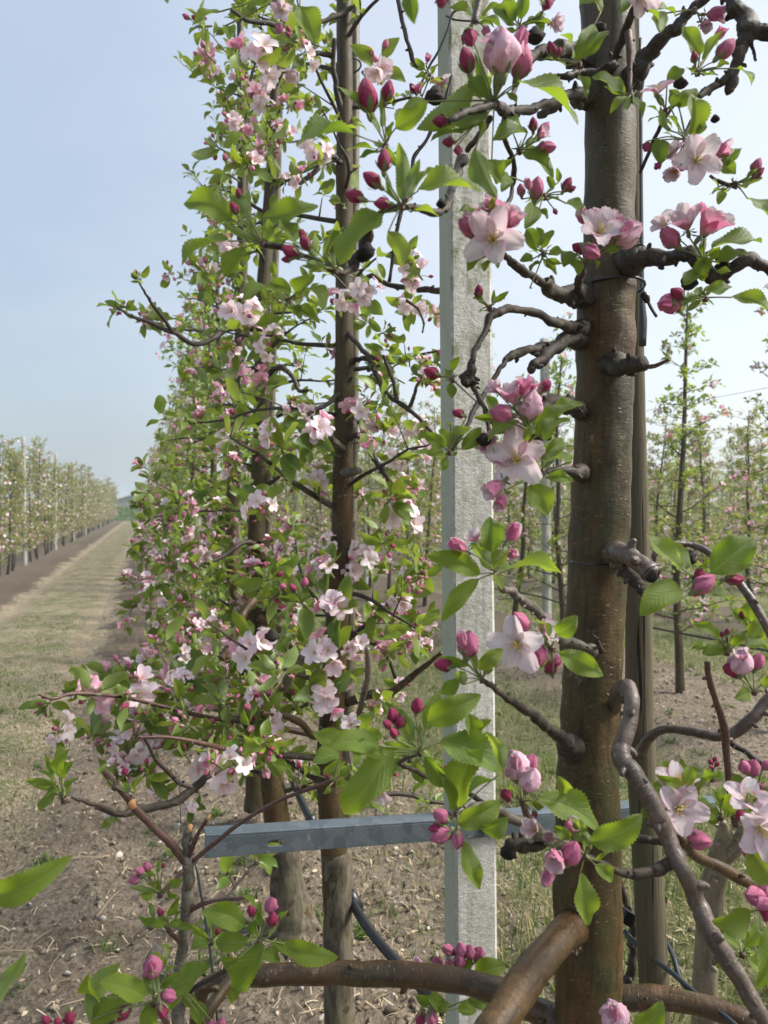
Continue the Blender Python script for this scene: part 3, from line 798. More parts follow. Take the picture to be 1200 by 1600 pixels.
g2 = NT('straw_debris'); tt = g2.tint()
cc = g2.mix(tt, (0.15, 0.10, 0.065), (0.62, 0.52, 0.36))
M['straw'] = g2.end(g2.pr(cc, .85, .25))
b = Buf()
for i in range(24000):
    x, y = spot(rr, .9, 8)
    rd = row_dist(x)
    if rr.random() > (.55 if rd < .9 else .95): continue
    L = rr.uniform(.010, .05)*(1.9 if rr.random() < .08 else 1); w = rr.uniform(.0007, .0022); a = rr.random()*6.28; z = ground_h(x, y)
    dx, dy = math.cos(a)*L/2, math.sin(a)*L/2; px_, py_ = -math.sin(a)*w, math.cos(a)*w; c_ = rr.uniform(-.3, .3)*L; zz = z+rr.uniform(.003, .012)
    e = rr.uniform(-.004, .012)
    v = [(x-dx-px_, y-dy-py_, zz-.004), (x-dx+px_, y-dy+py_, zz-.004), (x-py_*9*c_/L+px_, y+px_*9*c_/L+py_, zz+.004), (x-py_*9*c_/L-px_, y+px_*9*c_/L-py_, zz+.004), (x+dx+px_, y+dy+py_, zz+e), (x+dx-px_, y+dy-py_, zz+e)]
    b.add(Tpl(v, [(0, 1, 2, 3), (3, 2, 4, 5)], None, 0), tint=rr.random()**1.2)
# curled dead leaves and bark chips under the row
for i in range(2200):
    x, y = spot(rr, 1.2, 5.5)
    if row_dist(x) > .95: continue
    s = rr.uniform(.008, .028); z = ground_h(x, y)+.004
    b.add(rr.choice(LL), Matrix.Translation((x, y, z)) @ Matrix.Rotation(rr.random()*6, 4, 'Z') @ Matrix.Rotation(rr.uniform(-.6, .6), 4, 'X') @ Matrix.Scale(s, 4), tint=rr.random())
tag(part('litter', b, [M['straw']]), label='dry straw, bark chips and dead leaves scattered on the soil', kind='stuff', cat='plant litter')

b = Buf()
for i in range(260):
    x, y = spot(rr, 1.3, 6)
    if row_dist(x) > .9: continue
    L = rr.uniform(.05, .22); z = ground_h(x, y)+.008; a = rr.random()*6.28
    p = [Vector((x, y, z))]
    for k in range(3): a += rr.uniform(-.5, .5); p.append(p[-1]+Vector((math.cos(a), math.sin(a), rr.uniform(-.04, .06)))*L/3)
    r0 = rr.uniform(.0012, .0035); b.add(tube(p, [r0, r0*.9, r0*.7, r0*.5], 4, 2, tint=rr.random()), tint=rr.random()*.9)
tag(part('twig_litter', b, [M['straw']]), label='cut prunings and small dead twigs lying on the bare soil', kind='stuff', cat='plant litter')

g3 = NT('grass_blade'); tt = g3.tint()
cc = g3.mix(g3.ramp(tt, .0, .7), (0.045, 0.095, 0.018), (0.13, 0.19, 0.04)); cc = g3.mix(g3.ramp(tt, .72, .95), cc, (0.44, 0.35, 0.17))
M['grass'] = g3.end(g3.mixs(.35, g3.pr(cc, .55, .3), g3.trans(g3.mix(.3, cc, (0.3, 0.4, 0.05)))))
def blade(b, x, y, z, L, w, a, lean, tint):
    dx, dy = math.cos(a), math.sin(a); nx_, ny_ = -dy*w, dx*w
    pts = []
    for t_ in (0, .5, 1):
        q = lean*L*t_*t_; pts.append((x+dx*q, y+dy*q, z+L*(t_-.35*lean*t_*t_)))
    (a0, b0, c0), (a1, b1, c1), (a2, b2, c2_) = pts
    b.add(Tpl([(a0-nx_, b0-ny_, c0-.005), (a0+nx_, b0+ny_, c0-.005), (a1+nx_*.8, b1+ny_*.8, c1), (a1-nx_*.8, b1-ny_*.8, c1), (a2, b2, c2_)], [(0, 1, 2, 3), (3, 2, 4)], None, 0), tint=tint)
b = Buf(); cnt = 0
for i in range(26000):
    y = 1.2+9.5*rr.random()**1.35; x = rr.uniform(-.4*y-.3, 1.15*y+.4)
    rd = row_dist(x+fb(x, y, 1.5, 8)*.35); right = x > .47
    pr_ = 0.0
    if right:
        if rd > .62: pr_ = .9*(.5+.9*max(0, fb(x, y, 2.2, 9)+.35))
    elif rd > .95: pr_ = .7 if fb(x, y*.5, 2.6, 9) > .0 else .08
    if .75 < x < 1.35 and 1.5 < y < 3.6: pr_ = max(pr_, .8)
    if rr.random() > pr_: 
        if not (rd < .7 and rr.random() < .012): continue
    z = ground_h(x, y); big = right and rd > .62
    dry = rr.random() < (.34 if right else .25)
    for k in range(3):
        L = rr.uniform(.02, .045) if not big else rr.uniform(.035, .11)*(1.5 if .7 < x < 2.2 and y < 4 else 1)
        blade(b, x+rr.uniform(-.012, .012), y+rr.uniform(-.012, .012), z, L, rr.uniform(.0008, .0018)*(1+y*.12), rr.random()*6.28, rr.uniform(.2, 1.3), rr.uniform(.75, 1) if dry else rr.random()*.72)
for i in range(150):
    x, y = spot(rr, 1.6, 7)
    z = ground_h(x, y); q = rr.randrange(7, 18); hh_ = rr.uniform(.5, 1.4)
    for k in range(q*2):
        blade(b, x+rr.gauss(0, .02), y+rr.gauss(0, .02), z, rr.uniform(.02, .055)*hh_, rr.uniform(.0018, .0042), rr.random()*6.28, rr.uniform(.4, 1.5), rr.uniform(.1, .7))
tag(part('grass', b, [M['grass']]), label='short grass, green with dry tufts, growing in the alleys between the rows', kind='stuff', cat='grass')

# the crop field and the barn beyond the end of the rows
M['hedge'] = m_leaf_simple('crop_green', (0.06, 0.13, 0.03), (0.11, 0.20, 0.05), (0.16, 0.28, 0.05))
b = Buf(); r4 = random.Random(9)
for i in range(5200):
    x = r4.uniform(-14, 8); y = FIELD_Y+r4.uniform(-.6, 5)
    z = ground_h(x, y) if y > FIELD_Y else 0
    d = Vector((r4.uniform(-.4, .4), r4.uniform(-.4, .4), 1))
    b.add(LL[i % 4], frame((x, y, z-.05), d, rdir(r4)) @ Matrix.Scale(r4.uniform(.2, .4), 4), tint=r4.random())
tag(part('crops', b, [M['hedge']]), label='dense green crop standing in the field beyond the rows', kind='stuff', cat='crop')

M['roofg'] = m_plain('barn_roof_sheet', (0.34, 0.33, 0.31), .7, .3, .12, .6)
M['wallb'] = m_plain('barn_wall_board', (0.24, 0.225, 0.19), .85, .2, .12, .8)
bx0, by0 = -0.4, 132.0
barn = empty('barn', (bx0, by0, 1.2))
tag(barn, 'hazy grey barn with a low pitched roof far beyond the end of the grass path', 'barn')
w2, ln, he, hr = 4.6, 14.0, 0.9, 2.4
wl = Buf(); zb = 0.0
for sx__ in (-1, 1): wl.add(box(bx0+sx__*w2, by0, 1.2+he/2, .2, ln, he))
wl.add(Tpl([(bx0-w2, by0-ln/2, zb), (bx0+w2, by0-ln/2, zb), (bx0+w2, by0-ln/2, 1.2+he), (bx0, by0-ln/2, 1.2+hr-.1), (bx0-w2, by0-ln/2, 1.2+he),
            (bx0-w2, by0-ln/2+.2, zb), (bx0+w2, by0-ln/2+.2, zb), (bx0+w2, by0-ln/2+.2, 1.2+he), (bx0, by0-ln/2+.2, 1.2+hr-.1), (bx0-w2, by0-ln/2+.2, 1.2+he)],
           [(0, 1, 2, 3, 4), (9, 8, 7, 6, 5), (0, 5, 6, 1), (1, 6, 7, 2), (4, 9, 5, 0)], None, 0))
part('wall', wl, [M['wallb']], barn, smooth=False)
rf = Buf()
for sx__ in (-1, 1):
    a = Vector((bx0, 0, 1.2+hr)); c = Vector((bx0+sx__*(w2+.5), 0, 1.2+he-.1))
    v = []
    for th in (0, .18):
        for y in (by0-ln/2-.5, by0+ln/2+.5):
            v += [(a.x, y, a.z+th), (c.x, y, c.z+th)]
    f = [(0, 1, 3, 2), (4, 6, 7, 5), (0, 4, 5, 1), (2, 3, 7, 6), (1, 5, 7, 3), (0, 2, 6, 4)]
    rf.add(Tpl(v, f, None, 0))
part('roof', rf, [M['roofg']], barn, smooth=False)
db = Buf(); db.add(box(bx0+2.0, by0-ln/2-.04, 1.2+.42, 1.6, .06, .84)); part('door', db, [M['roofg']], barn, smooth=False)
tag(part('utility_pole', tube([(-.3, 118, 0), (-.3, 118, 4.0)], [.13, .10], 8, 2), [M['farbark']]), 'thin dark pole standing in front of the far hazy barn', 'pole')
# ------------------------------------------------------------------ concrete post with its galvanised cross arm
RIGHT = CR @ Vector((1, 0, 0)); UP = CR @ Vector((0, 1, 0)); BACK = CR @ Vector((0, 0, 1))
def post_mesh(w, d, h, below=.25):
    b = Buf(); n = 60; rr = random.Random(3)
    ch = .006
    ring = [(-w/2, d/2), (-w/2, -d/2+ch*.6), (-w/2+ch*.6, -d/2), (w/2-ch, -d/2), (w/2, -d/2+ch), (w/2, d/2)]
    v, f, uv, mt = [], [], [], []
    for i in range(n+1):
        z = -below+(h+below)*i/n
        for k, (x, y) in enumerate(ring):
            j = .0011*noise.noise(Vector((x*40, y*40, z*23)))
            v.append((x+(j if k > 2 else j*.4), y+j*.6, z)); uv.append((x, z))
    m = len(ring)
    for i in range(n):
        for k in range(m):
            f.append((i*m+k, i*m+(k+1) % m, (i+1)*m+(k+1) % m, (i+1)*m+k)); mt.append(1 if k == 0 else 0)
    f.append(tuple(range(n*m, n*m+m))); mt.append(0)
    return Tpl(v, f, uv, mt)
pb = P(746.5, 1490, 1.125); pt = P(735.5, 100, 1.125)
ax = (pt-pb).normalized(); base = pb+ax*((0-pb.z)/ax.z)
post_o = empty('concrete_post', base)
tag(post_o, 'rough grey concrete post rising beside the nearest apple trunk, green algae on its narrow side', 'post')
Mp = Matrix.Translation(base) @ Vector((0, 0, 1)).rotation_difference(ax).to_matrix().to_4x4()
b = Buf(); b.add(post_mesh(.070, .046, 3.1), Mp @ Matrix.Translation((0, .023, 0)))
part('shaft', b, [M['concrete'], M['concs']], post_o, smooth=False)

def armz(x): return x
arm = empty('cross_arm', P(735, 1290, 1.10))
tag(arm, 'galvanised steel cross arm with one slot hole, bolted across the concrete post', 'steel bar')
cx = base.x+ax.x*.97; cy = base.y+ax.y*.97-.0035; cz = .961
b = Buf()
xl, xr, hh, th = -.405, .455, .028, .0030
sl = (-.320, -.296); sz = .0042
def bx2(x0, x1, z0, z1, y0, y1): b.add(box((x0+x1)/2, (y0+y1)/2, (z0+z1)/2, x1-x0, y1-y0, z1-z0))
xm, hl, rs_ = sum(sl)/2, (sl[1]-sl[0])/2, sz
up_ = [(xm-hl+rs_*(1-math.cos(t)), rs_*math.sin(t)) for t in (0, .52, 1.05, 1.57)]+[(xm+hl-rs_*(1-math.cos(t)), rs_*math.sin(t)) for t in (1.57, 1.05, .52, 0)]
po = [(xl, -hh/2), (sl[0], -hh/2), (sl[0], 0), (sl[0], hh/2), (xl, hh/2)], [(sl[1], -hh/2), (xr, -hh/2), (xr, hh/2), (sl[1], hh/2), (sl[1], 0)]
polys = [list(q) for q in po]
for sg in (1, -1):
    for q in range(7):
        (xa, za), (xb, zb2) = up_[q], up_[q+1]
        pl = [(xa, sg*za), (xb, sg*zb2), (xb, sg*hh/2), (xa, sg*hh/2)]
        polys.append(pl if sg > 0 else pl[::-1])
ids, vv, ff, edges = {}, [], [], {}
def vid(x, z, y):
    k_ = (round(x, 6), round(z, 6), y)
    if k_ not in ids: ids[k_] = len(vv); vv.append((x, y, z))
    return ids[k_]
for pl in polys:
    fr = [vid(x, z, -th) for x, z in pl]; bk = [vid(x, z, 0) for x, z in pl]
    ff.append(tuple(fr)); ff.append(tuple(bk[::-1]))
    for q in range(len(pl)):
        n_ = (q+1) % len(pl); edges[(fr[q], fr[n_])] = (bk[q], bk[n_])
for (p0, p1), (q0, q1) in edges.items():
    if (p1, p0) not in edges: ff.append((p1, p0, q0, q1))
b.add(Tpl(vv, ff, None, 0))
bx2(xl, -.037, hh/2-.0001, hh/2+th, -th, .026); bx2(.037, xr, hh/2-.0001, hh/2+th, -th, .026)
bx2(-.037, .037, hh/2-.0001, hh/2+th, -th, .0)
T = b.tpl(); b = Buf()
b.add(T, Matrix.Translation((cx, cy, cz)) @ Matrix.Rotation(R(4.0), 4, 'Y') @ Matrix.Rotation(0, 4, 'X'))
o = part('bar', b, [M['galv']], arm, smooth=False)
bv = o.modifiers.new('edge', 'BEVEL'); bv.width = .0008; bv.segments = 2; bv.limit_method = 'ANGLE'
b = Buf(); b.add(tube([(cx+.012, cy-.012, cz), (cx+.012, cy-.003, cz)], [.0085, .0085], 6, 1)); b.add(tube([(cx+.012, cy-.019, cz), (cx+.012, cy-.010, cz)], [.004, .004], 8, 1))
part('bolt', b, [M['galv']], arm, smooth=False)

# ------------------------------------------------------------------ the nearest tree
def pw(lst, z=None):
    pts, rad = [], []
    for q in lst:
        x, y, w = q[:3]; zz = q[3] if len(q) > 3 else z
        pts.append(P(x, y, zz)); rad.append(w/2/F*zz)
    return pts, rad
T1 = empty('apple_tree', P(917, 2750, .83)); ORG['apple_tree'] = T1.location.copy()
tag(T1, 'apple tree with the thickest brown trunk, pruned stubs and open blossom, right of the post', 'apple tree')
pts, rad = pw([(950, -420, 74), (949, -150, 80), (949, 0, 82), (953, 150, 76), (953, 300, 77), (951, 400, 80), (948, 455, 88), (946, 520, 89), (944, 620, 87), (940, 750, 88), (935, 860, 92), (933, 900, 90),
               (928, 1000, 90), (921, 1150, 90), (918, 1250, 98), (918, 1400, 106), (919, 1500, 103), (919, 1600, 100), (919, 1900, 108), (918, 2300, 118), (917, 2700, 138), (917, 2800, 150)], .83)
b = Buf(); b.add(tube(pts, rad, 48, 9, 0.06, 26, seed=4, rings=.008))
part('trunk', b, [M['trunk']], T1)

def branch(tree, lst, mat='twig', z=None, name='branch', seg=12, rough=.16, rs=70, seed=1, rings=.10, sub=6, label=None, side=None):
    if tree.name == 'apple_tree' and z is None:
        q = lst[0]; tx = np.interp(q[1], [0, 300, 500, 750, 1000, 1250, 1600], [949, 952, 947, 940, 928, 918, 919])
        if abs(q[0]-tx) < 50 and q[3] > .75 and q[2] > 13:      # the limb grows out of the trunk: root it at the pith
            lst = [(tx+(q[0]-tx)*.3, q[1]+4, q[2]*1.5, .835), (q[0]+(lst[1][0]-q[0])*.15, q[1]+1, q[2]*1.25, max(q[3], .818)), (q[0]+(lst[1][0]-q[0])*.7, (q[1]+lst[1][1])/2, (q[2]+lst[1][2])*.5, (max(q[3], .81)+lst[1][3])/2)]+list(lst[1:])
    if mat == 'twig' and z is None: lst = [(x_, y_, w_*(.84 if w_ > 8 else .95), z_) for x_, y_, w_, z_ in lst]
    pts, rad = pw(lst, z)
    rj = random.Random(seed+400)
    p_, r_ = smoothpath(pts, rad, 3)          # small crooks between the given points
    if len(p_) > 6: p_ = [p_[0]]+[q_+rdir(rj)*min(r, .006)*(.35 if mat in ('twig', 'greyb') else .10) for q_, r in zip(p_[1:-1], r_[1:-1])]+[p_[-1]]
    r_ = [r*rj.uniform(.92, 1.1) if mat in ('twig', 'greyb') else r*rj.uniform(.97, 1.03) for r in r_]
    b = Buf(); b.add(tube(p_, r_, seg, 3, rough, rs, seed=seed, rings=rings))
    rr = random.Random(seed)
    # old bud scars and little stubs along the limb
    p, r = smoothpath(pts, rad, sub)
    for k in range(3, len(p)-2, 3):
        if rr.random() < .6:
            T = (p[k+1]-p[k]).normalized(); d = (rdir(rr)+T*.4); d = (d-T*d.dot(T)*.6).normalized()
            s = r[k]*(rr.uniform(.35, .7) if r[k] < .009 else rr.uniform(.15, .34))
            b.add(tube([p[k]+d*r[k]*.6, p[k]+d*(r[k]+s*.9), p[k]+d*(r[k]+s*1.5)+T*s*.6], [s, s*.75, s*.4], 6, 2, .2, 300, seed=k))
    o = part(name, b, [M[mat]], tree, origin=pts[0])
    if label: o['label'] = label
    return o
# (x, y, width in pixels, depth)
BR = [
 ('bough', [(908, 1446, 46, .80), (872, 1470, 48, .74), (838, 1510, 52, .68), (800, 1565, 54, .62), (760, 1625, 54, .57), (700, 1720, 50, .52)], 'thick glossy brown bough crossing in front of the trunk base'),
 ('bough', [(900, 1600, 48, .84), (850, 1585, 40, .85), (800, 1560, 40, .86), (750, 1540, 38, .87), (680, 1527, 37, .88), (600, 1522, 36, .89), (500, 1521, 34, .90), (410, 1524, 32, .90), (350, 1532, 28, .90), (318, 1545, 24, .90), (306, 1600, 22, .90)], 'long level brown bough running low across the picture to the left'),
 ('bough', [(925, 1575, 42, .84), (975, 1560, 36, .83), (1040, 1560, 35, .82), (1110, 1575, 33, .80), (1180, 1598, 31, .78), (1260, 1630, 28, .77)], None),
 ('twigp', [(955, 1108, 17, .81), (966, 1082, 24, .76), (980, 1072, 24, .73), (987, 1095, 23, .71), (983, 1130, 24, .70), (972, 1165, 26, .69), (973, 1188, 31, .68), (990, 1210, 29, .67), (1022, 1262, 28, .66), (1035, 1290, 29, .66), (1052, 1330, 25, .65), (1068, 1360, 24, .64), (1090, 1410, 27, .64), (1105, 1445, 29, .63), (1130, 1490, 28, .62), (1165, 1545, 26, .61), (1205, 1610, 25, .60), (1260, 1690, 22, .6)], 'long drooping purplish branch with a hooked top, right of the trunk'),
 ('twig', [(1068, 1330, 16, .65), (1045, 1350, 22, .65), (1020, 1362, 18, .645), (985, 1366, 17, .64), (960, 1358, 11, .63), (912, 1335, 7, .61)], None),
 ('bough', [(1065, 1310, 14, .67), (1085, 1335, 17, .69), (1130, 1358, 18, .71), (1170, 1380, 19, .72), (1230, 1400, 20, .74)], None),
 ('twig', [(955, 1308, 16, .78), (980, 1308, 12, .76), (1010, 1312, 14, .74), (1035, 1313, 12, .73), (1050, 1308, 8, .72)], None),
 ('twig', [(918, 463, 38, .81), (885, 460, 30, .78), (862, 452, 25, .76), (848, 440, 15, .74), (820, 426, 14, .71), (800, 410, 13, .69), (785, 396, 10, .66), (776, 388, 6, .63)], None),
 ('twig', [(915, 518, 34, .81), (895, 512, 22, .79), (872, 505, 17, .76), (840, 490, 14, .74), (810, 484, 13, .72), (785, 486, 15, .70), (768, 496, 14, .69), (758, 515, 12, .68), (745, 540, 10, .67), (738, 560, 12, .66), (735, 590, 22, .66), (728, 595, 24, .66), (738, 598, 14, .66), (745, 615, 9, .66), (758, 640, 9, .65), (775, 668, 8, .64)], None),
 ('twig', [(918, 524, 36, .82), (885, 530, 24, .79), (860, 548, 22, .76), (840, 568, 20, .74), (830, 578, 15, .735)], None),
 ('twig', [(872, 538, 20, .78), (845, 545, 18, .76), (820, 550, 17, .74), (795, 560, 15, .73), (782, 575, 9, .72), (762, 605, 8, .71), (745, 635, 8, .69), (725, 672, 7, .66), (706, 703, 6, .64)], None),
 ('twig', [(758, 642, 9, .68), (770, 690, 8, .67), (800, 700, 10, .66), (830, 690, 12, .64), (850, 680, 9, .63)], None),
 ('twig', [(915, 740, 30, .80), (900, 738, 17, .76), (880, 733, 13, .72), (860, 735, 10, .68), (850, 736, 7, .65)], None),
 ('twig', [(915, 640, 30, .80), (885, 630, 24, .77), (862, 628, 22, .75), (850, 640, 18, .73), (848, 660, 12, .71), (858, 685, 10, .69)], None),
 ('twig', [(948, 570, 42, .79), (968, 572, 30, .75), (985, 571, 28, .735), (1006, 567, 24, .725)], 'short stub sawn off flat on the right of the trunk'),
 ('twigr', [(1000, 572, 8, .73), (1018, 573, 7, .72), (1035, 567, 6, .71), (1045, 562, 5, .70)], None),
 ('twigp', [(953, 866, 40, .785), (966, 863, 33, .755), (982, 868, 28, .735), (998, 880, 28, .722), (1014, 892, 32, .712), (1022, 898, 26, .708)], 'knobbly grey pruned stub with lichen on the right of the trunk'),
 ('twig', [(975, 885, 30, .75), (990, 903, 26, .74), (1000, 918, 18, .735), (1006, 925, 12, .73)], None),
 ('twigp', [(1020, 872, 8, .73), (1030, 858, 9, .73), (1050, 850, 10, .73), (1080, 851, 10, .73), (1105, 862, 11, .72), (1128, 880, 12, .71), (1150, 905, 13, .70), (1175, 940, 14, .69), (1205, 990, 15, .68), (1240, 1060, 16, .68)], None),
 ('greyb', [(930, 1022, 20, .78), (918, 1012, 12, .77), (900, 1004, 12, .75), (878, 1002, 12, .73), (862, 985, 15, .70), (845, 962, 14, .68), (820, 940, 13, .66), (800, 925, 12, .64), (784, 920, 11, .62), (780, 905, 8, .61)], None),
 ('twig', [(940, 1018, 8, .775), (934, 1000, 4, .77), (926, 992, 3, .765)], None),
 ('twig', [(900, 1172, 40, .81), (882, 1155, 24, .77), (862, 1140, 20, .73), (845, 1125, 20, .71), (825, 1113, 16, .68), (800, 1097, 14, .66), (778, 1080, 10, .63), (762, 1068, 9, .61), (752, 1060, 6, .60)], None),
 ('greyb', [(900, 1330, 30, .82), (875, 1320, 24, .78), (850, 1308, 17, .73), (830, 1290, 16, .70), (800, 1278, 15, .68), (770, 1262, 13, .66), (740, 1262, 14, .64), (722, 1272, 8, .62)], None),
 ('twig', [(845, 1318, 22, .76), (825, 1322, 26, .74), (805, 1322, 24, .72), (795, 1318, 18, .71)], 'cluster of knobbly dark spurs'),
 ('twigr', [(830, 1290, 11, .68), (822, 1270, 11, .66), (816, 1252, 10, .64), (810, 1245, 7, .62)], None),
 ('twig', [(668, 1215, 6, .72), (650, 1205, 8, .70), (632, 1198, 9, .68), (625, 1190, 6, .66), (655, 1178, 6, .60)], None),
 ('twig', [(770, 1262, 10, .68), (720, 1235, 8, .70), (690, 1222, 8, .72), (668, 1215, 7, .72)], None),
 ('twig', [(915, 150, 30, .80), (895, 148, 18, .77), (860, 160, 15, .73), (828, 172, 17, .70), (800, 172, 16, .67), (785, 172, 18, .63), (772, 162, 16, .60)], None),
 ('twig', [(918, 92, 34, .80), (885, 78, 26, .76), (850, 82, 24, .73), (825, 100, 20, .70), (812, 118, 14, .68), (800, 150, 10, .66)], None),
 ('twig', [(880, 152, 18, .78), (860, 170, 16, .77), (842, 180, 14, .76)], None),
 ('twig', [(790, 175, 8, .66), (786, 205, 8, .67), (800, 245, 9, .68), (803, 275, 12, .69), (800, 300, 9, .69), (790, 330, 7, .66)], None),
 ('twig', [(772, 165, 14, .60), (745, 170, 12, .585), (720, 178, 12, .57), (700, 190, 10, .565)], None),
 ('twig', [(722, 250, 20, .68), (712, 275, 18, .64), (705, 300, 14, .60), (696, 322, 15, .57), (680, 332, 15, .545), (655, 326, 13, .53), (636, 324, 9, .52)], None),
 ('twig', [(730, 235, 10, .7), (745, 215, 10, .68), (765, 185, 12, .62)], None),
 ('twig', [(636, 324, 9, .52), (610, 325, 10, .535), (592, 338, 13, .55), (578, 360, 17, .57), (570, 388, 24, .58), (558, 408, 20, .58), (545, 424, 11, .57), (528, 426, 9, .555), (500, 412, 9, .55), (470, 398, 9, .55), (440, 386, 11, .55), (415, 383, 8, .55)], 'gnarled spur branch reaching left in front of the neighbour tree'),
 ('twig', [(706, 118, 4, .9), (690, 170, 6, .9), (668, 215, 6, .9), (648, 245, 6, .9), (640, 285, 6, .9), (622, 350, 6, .9), (608, 440, 6, .9)], None),
 ('twig', [(618, -20, 6, .85), (626, 20, 7, .85), (636, 60, 7, .85), (644, 92, 7, .85), (652, 105, 4, .85)], None),
 ('twig', [(975, 150, 44, .82), (995, 112, 32, .80), (1010, 88, 28, .79), (1030, 66, 27, .78), (1055, 45, 24, .77), (1064, 33, 16, .77), (1085, 12, 15, .76), (1115, -15, 15, .75), (1150, -50, 15, .74)], 'sturdy dark limb rising to the right with a pruning collar'),
 ('twig', [(1120, -30, 24, .72), (1145, 2, 25, .70), (1163, 30, 30, .69), (1172, 50, 34, .68), (1190, 48, 26, .68), (1220, 60, 22, .67)], 'forked dark limb at the upper right corner'),
 ('twig', [(1170, 48, 28, .68), (1158, 75, 20, .68), (1152, 100, 19, .68), (1144, 125, 17, .68), (1140, 145, 16, .68)], None),
 ('twig', [(1150, 100, 13, .68), (1138, 118, 15, .68), (1120, 132, 14, .68), (1102, 142, 12, .675), (1090, 152, 9, .67)], None),
 ('twig', [(1173, 60, 8, .68), (1178, 80, 5, .68), (1181, 95, 4, .68)], None),
 ('twig', [(940, 118, 18, .79), (962, 85, 14, .76), (978, 50, 14, .74), (988, 20, 12, .72), (998, 0, 6, .71)], None),
 ('twigr', [(981, 50, 12, .735), (984, 80, 11, .73), (984, 110, 8, .73), (984, 135, 7, .725), (986, 148, 7, .72)], None),
 ('twig', [(870, 118, 8, .75), (888, 120, 12, .75), (905, 115, 17, .76), (930, 112, 16, .76), (960, 100, 14, .76)], None),
 ('twig', [(960, 412, 44, .81), (1000, 404, 34, .78), (1030, 402, 28, .76), (1060, 400, 25, .74), (1085, 402, 24, .73), (1110, 428, 26, .73), (1130, 432, 24, .73), (1155, 415, 22, .72), (1185, 410, 20, .72), (1230, 450, 20, .72)], 'thick dark side limb right of the trunk above the black tie'),
 ('twig', [(1120, 420, 14, .73), (1150, 395, 12, .725), (1165, 398, 8, .72)], None),
 ('twig', [(908, 470, 14, .78), (905, 440, 14, .74), (912, 418, 9, .68), (918, 405, 6, .65)], None),
 ('twig', [(1095, 158, 8, .68), (1085, 180, 7, .67), (1072, 210, 7, .66), (1072, 222, 7, .65)], None),
 ('twig', [(1110, 275, 5, .67), (1125, 285, 7, .66), (1145, 290, 8, .66), (1150, 285, 5, .65)], None),
 ('twig', [(1000, 270, 5, .80), (1015, 235, 5, .78), (1035, 190, 6, .75), (1060, 160, 7, .72), (1092, 150, 8, .69)], None),
 ('twigr', [(1105, 1035, 9, .70), (1108, 1060, 10, .71), (1120, 1100, 10, .73), (1133, 1140, 13, .75), (1135, 1180, 11, .77), (1142, 1240, 11, .79), (1150, 1290, 12, .80)], None),
 ('twigp', [(1000, 1175, 20, .88), (1018, 1150, 14, .86), (1040, 1140, 13, .84), (1075, 1142, 14, .82), (1105, 1148, 16, .80), (1140, 1148, 17, .79), (1172, 1125, 18, .78), (1205, 1090, 18, .78), (1250, 1050, 18, .78)], None),
 ('twig', [(1125, 1150, 12, .80), (1150, 1165, 10, .79), (1180, 1185, 10, .78), (1220, 1215, 10, .78)], None),
 ('palebark', [(1098, 1700, 40, 1.15), (1101, 1600, 38, 1.14), (1103, 1500, 36, 1.12), (1112, 1400, 38, 1.10), (1125, 1340, 34, 1.07), (1132, 1310, 28, 1.05), (1130, 1285, 10, 1.02)], 'pale shiny upright limb behind the hanging branch'),
 ('palebark', [(1125, 1345, 24, 1.07), (1148, 1325, 24, 1.05), (1165, 1295, 18, 1.04), (1172, 1270, 14, 1.03)], None),
 ('twig', [(985, 1480, 18, .95), (990, 1450, 15, .95), (975, 1400, 11, .95), (968, 1370, 8, .95)], None),
 ('twig', [(975, 1540, 16, .95), (988, 1510, 15, .95), (988, 1480, 14, .95)], None),
]
for i, (mt, lst, lab) in enumerate(BR):
    branch(T1, lst, mt, seed=i+1, label=lab, seg=16 if lst[0][2] > 25 else 12, rough=.08 if mt in ('bough', 'palebark') else (.09 if mt in ('twigp', 'twigr') else .3), rings=.04 if mt in ('bough', 'palebark', 'twigp', 'twigr') else .2)

# the broken shoots at the lower left belong to a low branch of the same tree
LOWB = [
 ('greyb', [(278, 1640, 20, .80), (281, 1560, 20, .80), (284, 1500, 19, .80), (287, 1440, 18, .80), (292, 1390, 17, .80), (292, 1350, 18, .80), (293, 1315, 15, .80), (296, 1296, 12, .80)], 'grey upright shoot snapped off at the top'),
 ('twigr', [(288, 1345, 14, .80), (270, 1322, 12, .79), (240, 1292, 12, .78), (212, 1265, 12, .77), (198, 1245, 11, .765), (182, 1228, 10, .76), (163, 1205, 10, .75)], 'dark red brown shoot leaning left'),
 ('twigr', [(302, 1345, 8, .80), (330, 1322, 7, .80), (370, 1290, 7, .79), (430, 1254, 6, .78), (480, 1234, 6, .77), (512, 1222, 6, .76), (520, 1220, 5, .75)], 'thin reddish shoot slanting up to the right'),
 ('twigr', [(292, 1345, 9, .80), (302, 1320, 8, .795), (312, 1298, 6, .79), (324, 1280, 5, .785)], 'splintered stub'),
 ('twigr', [(296, 1424, 8, .80), (318, 1412, 7, .79), (345, 1406, 6, .78), (372, 1404, 6, .77), (384, 1401, 4, .77)], None),
 ('twig', [(402, 1480, 7, .72), (385, 1500, 8, .73), (350, 1518, 9, .76), (310, 1540, 9, .80), (290, 1560, 9, .82)], None),
 ('bough', [(372, 1522, 16, .86), (345, 1550, 20, .84), (322, 1590, 20, .82), (310, 1640, 20, .82)], None),
 ('twigr', [(285, 1360, 6, .79), (265, 1385, 8, .78), (250, 1395, 7, .775)], None),
 ('twigr', [(280, 1470, 6, .79), (268, 1460, 7, .78), (258, 1445, 5, .775)], None),
 ('greyb', [(250, 1480, 14, .86), (240, 1505, 28, .85), (262, 1530, 30, .85), (275, 1560, 24, .84)], None),
 ('twigr', [(262, 1600, 8, .66), (252, 1585, 10, .64), (240, 1570, 9, .61)], None),
]
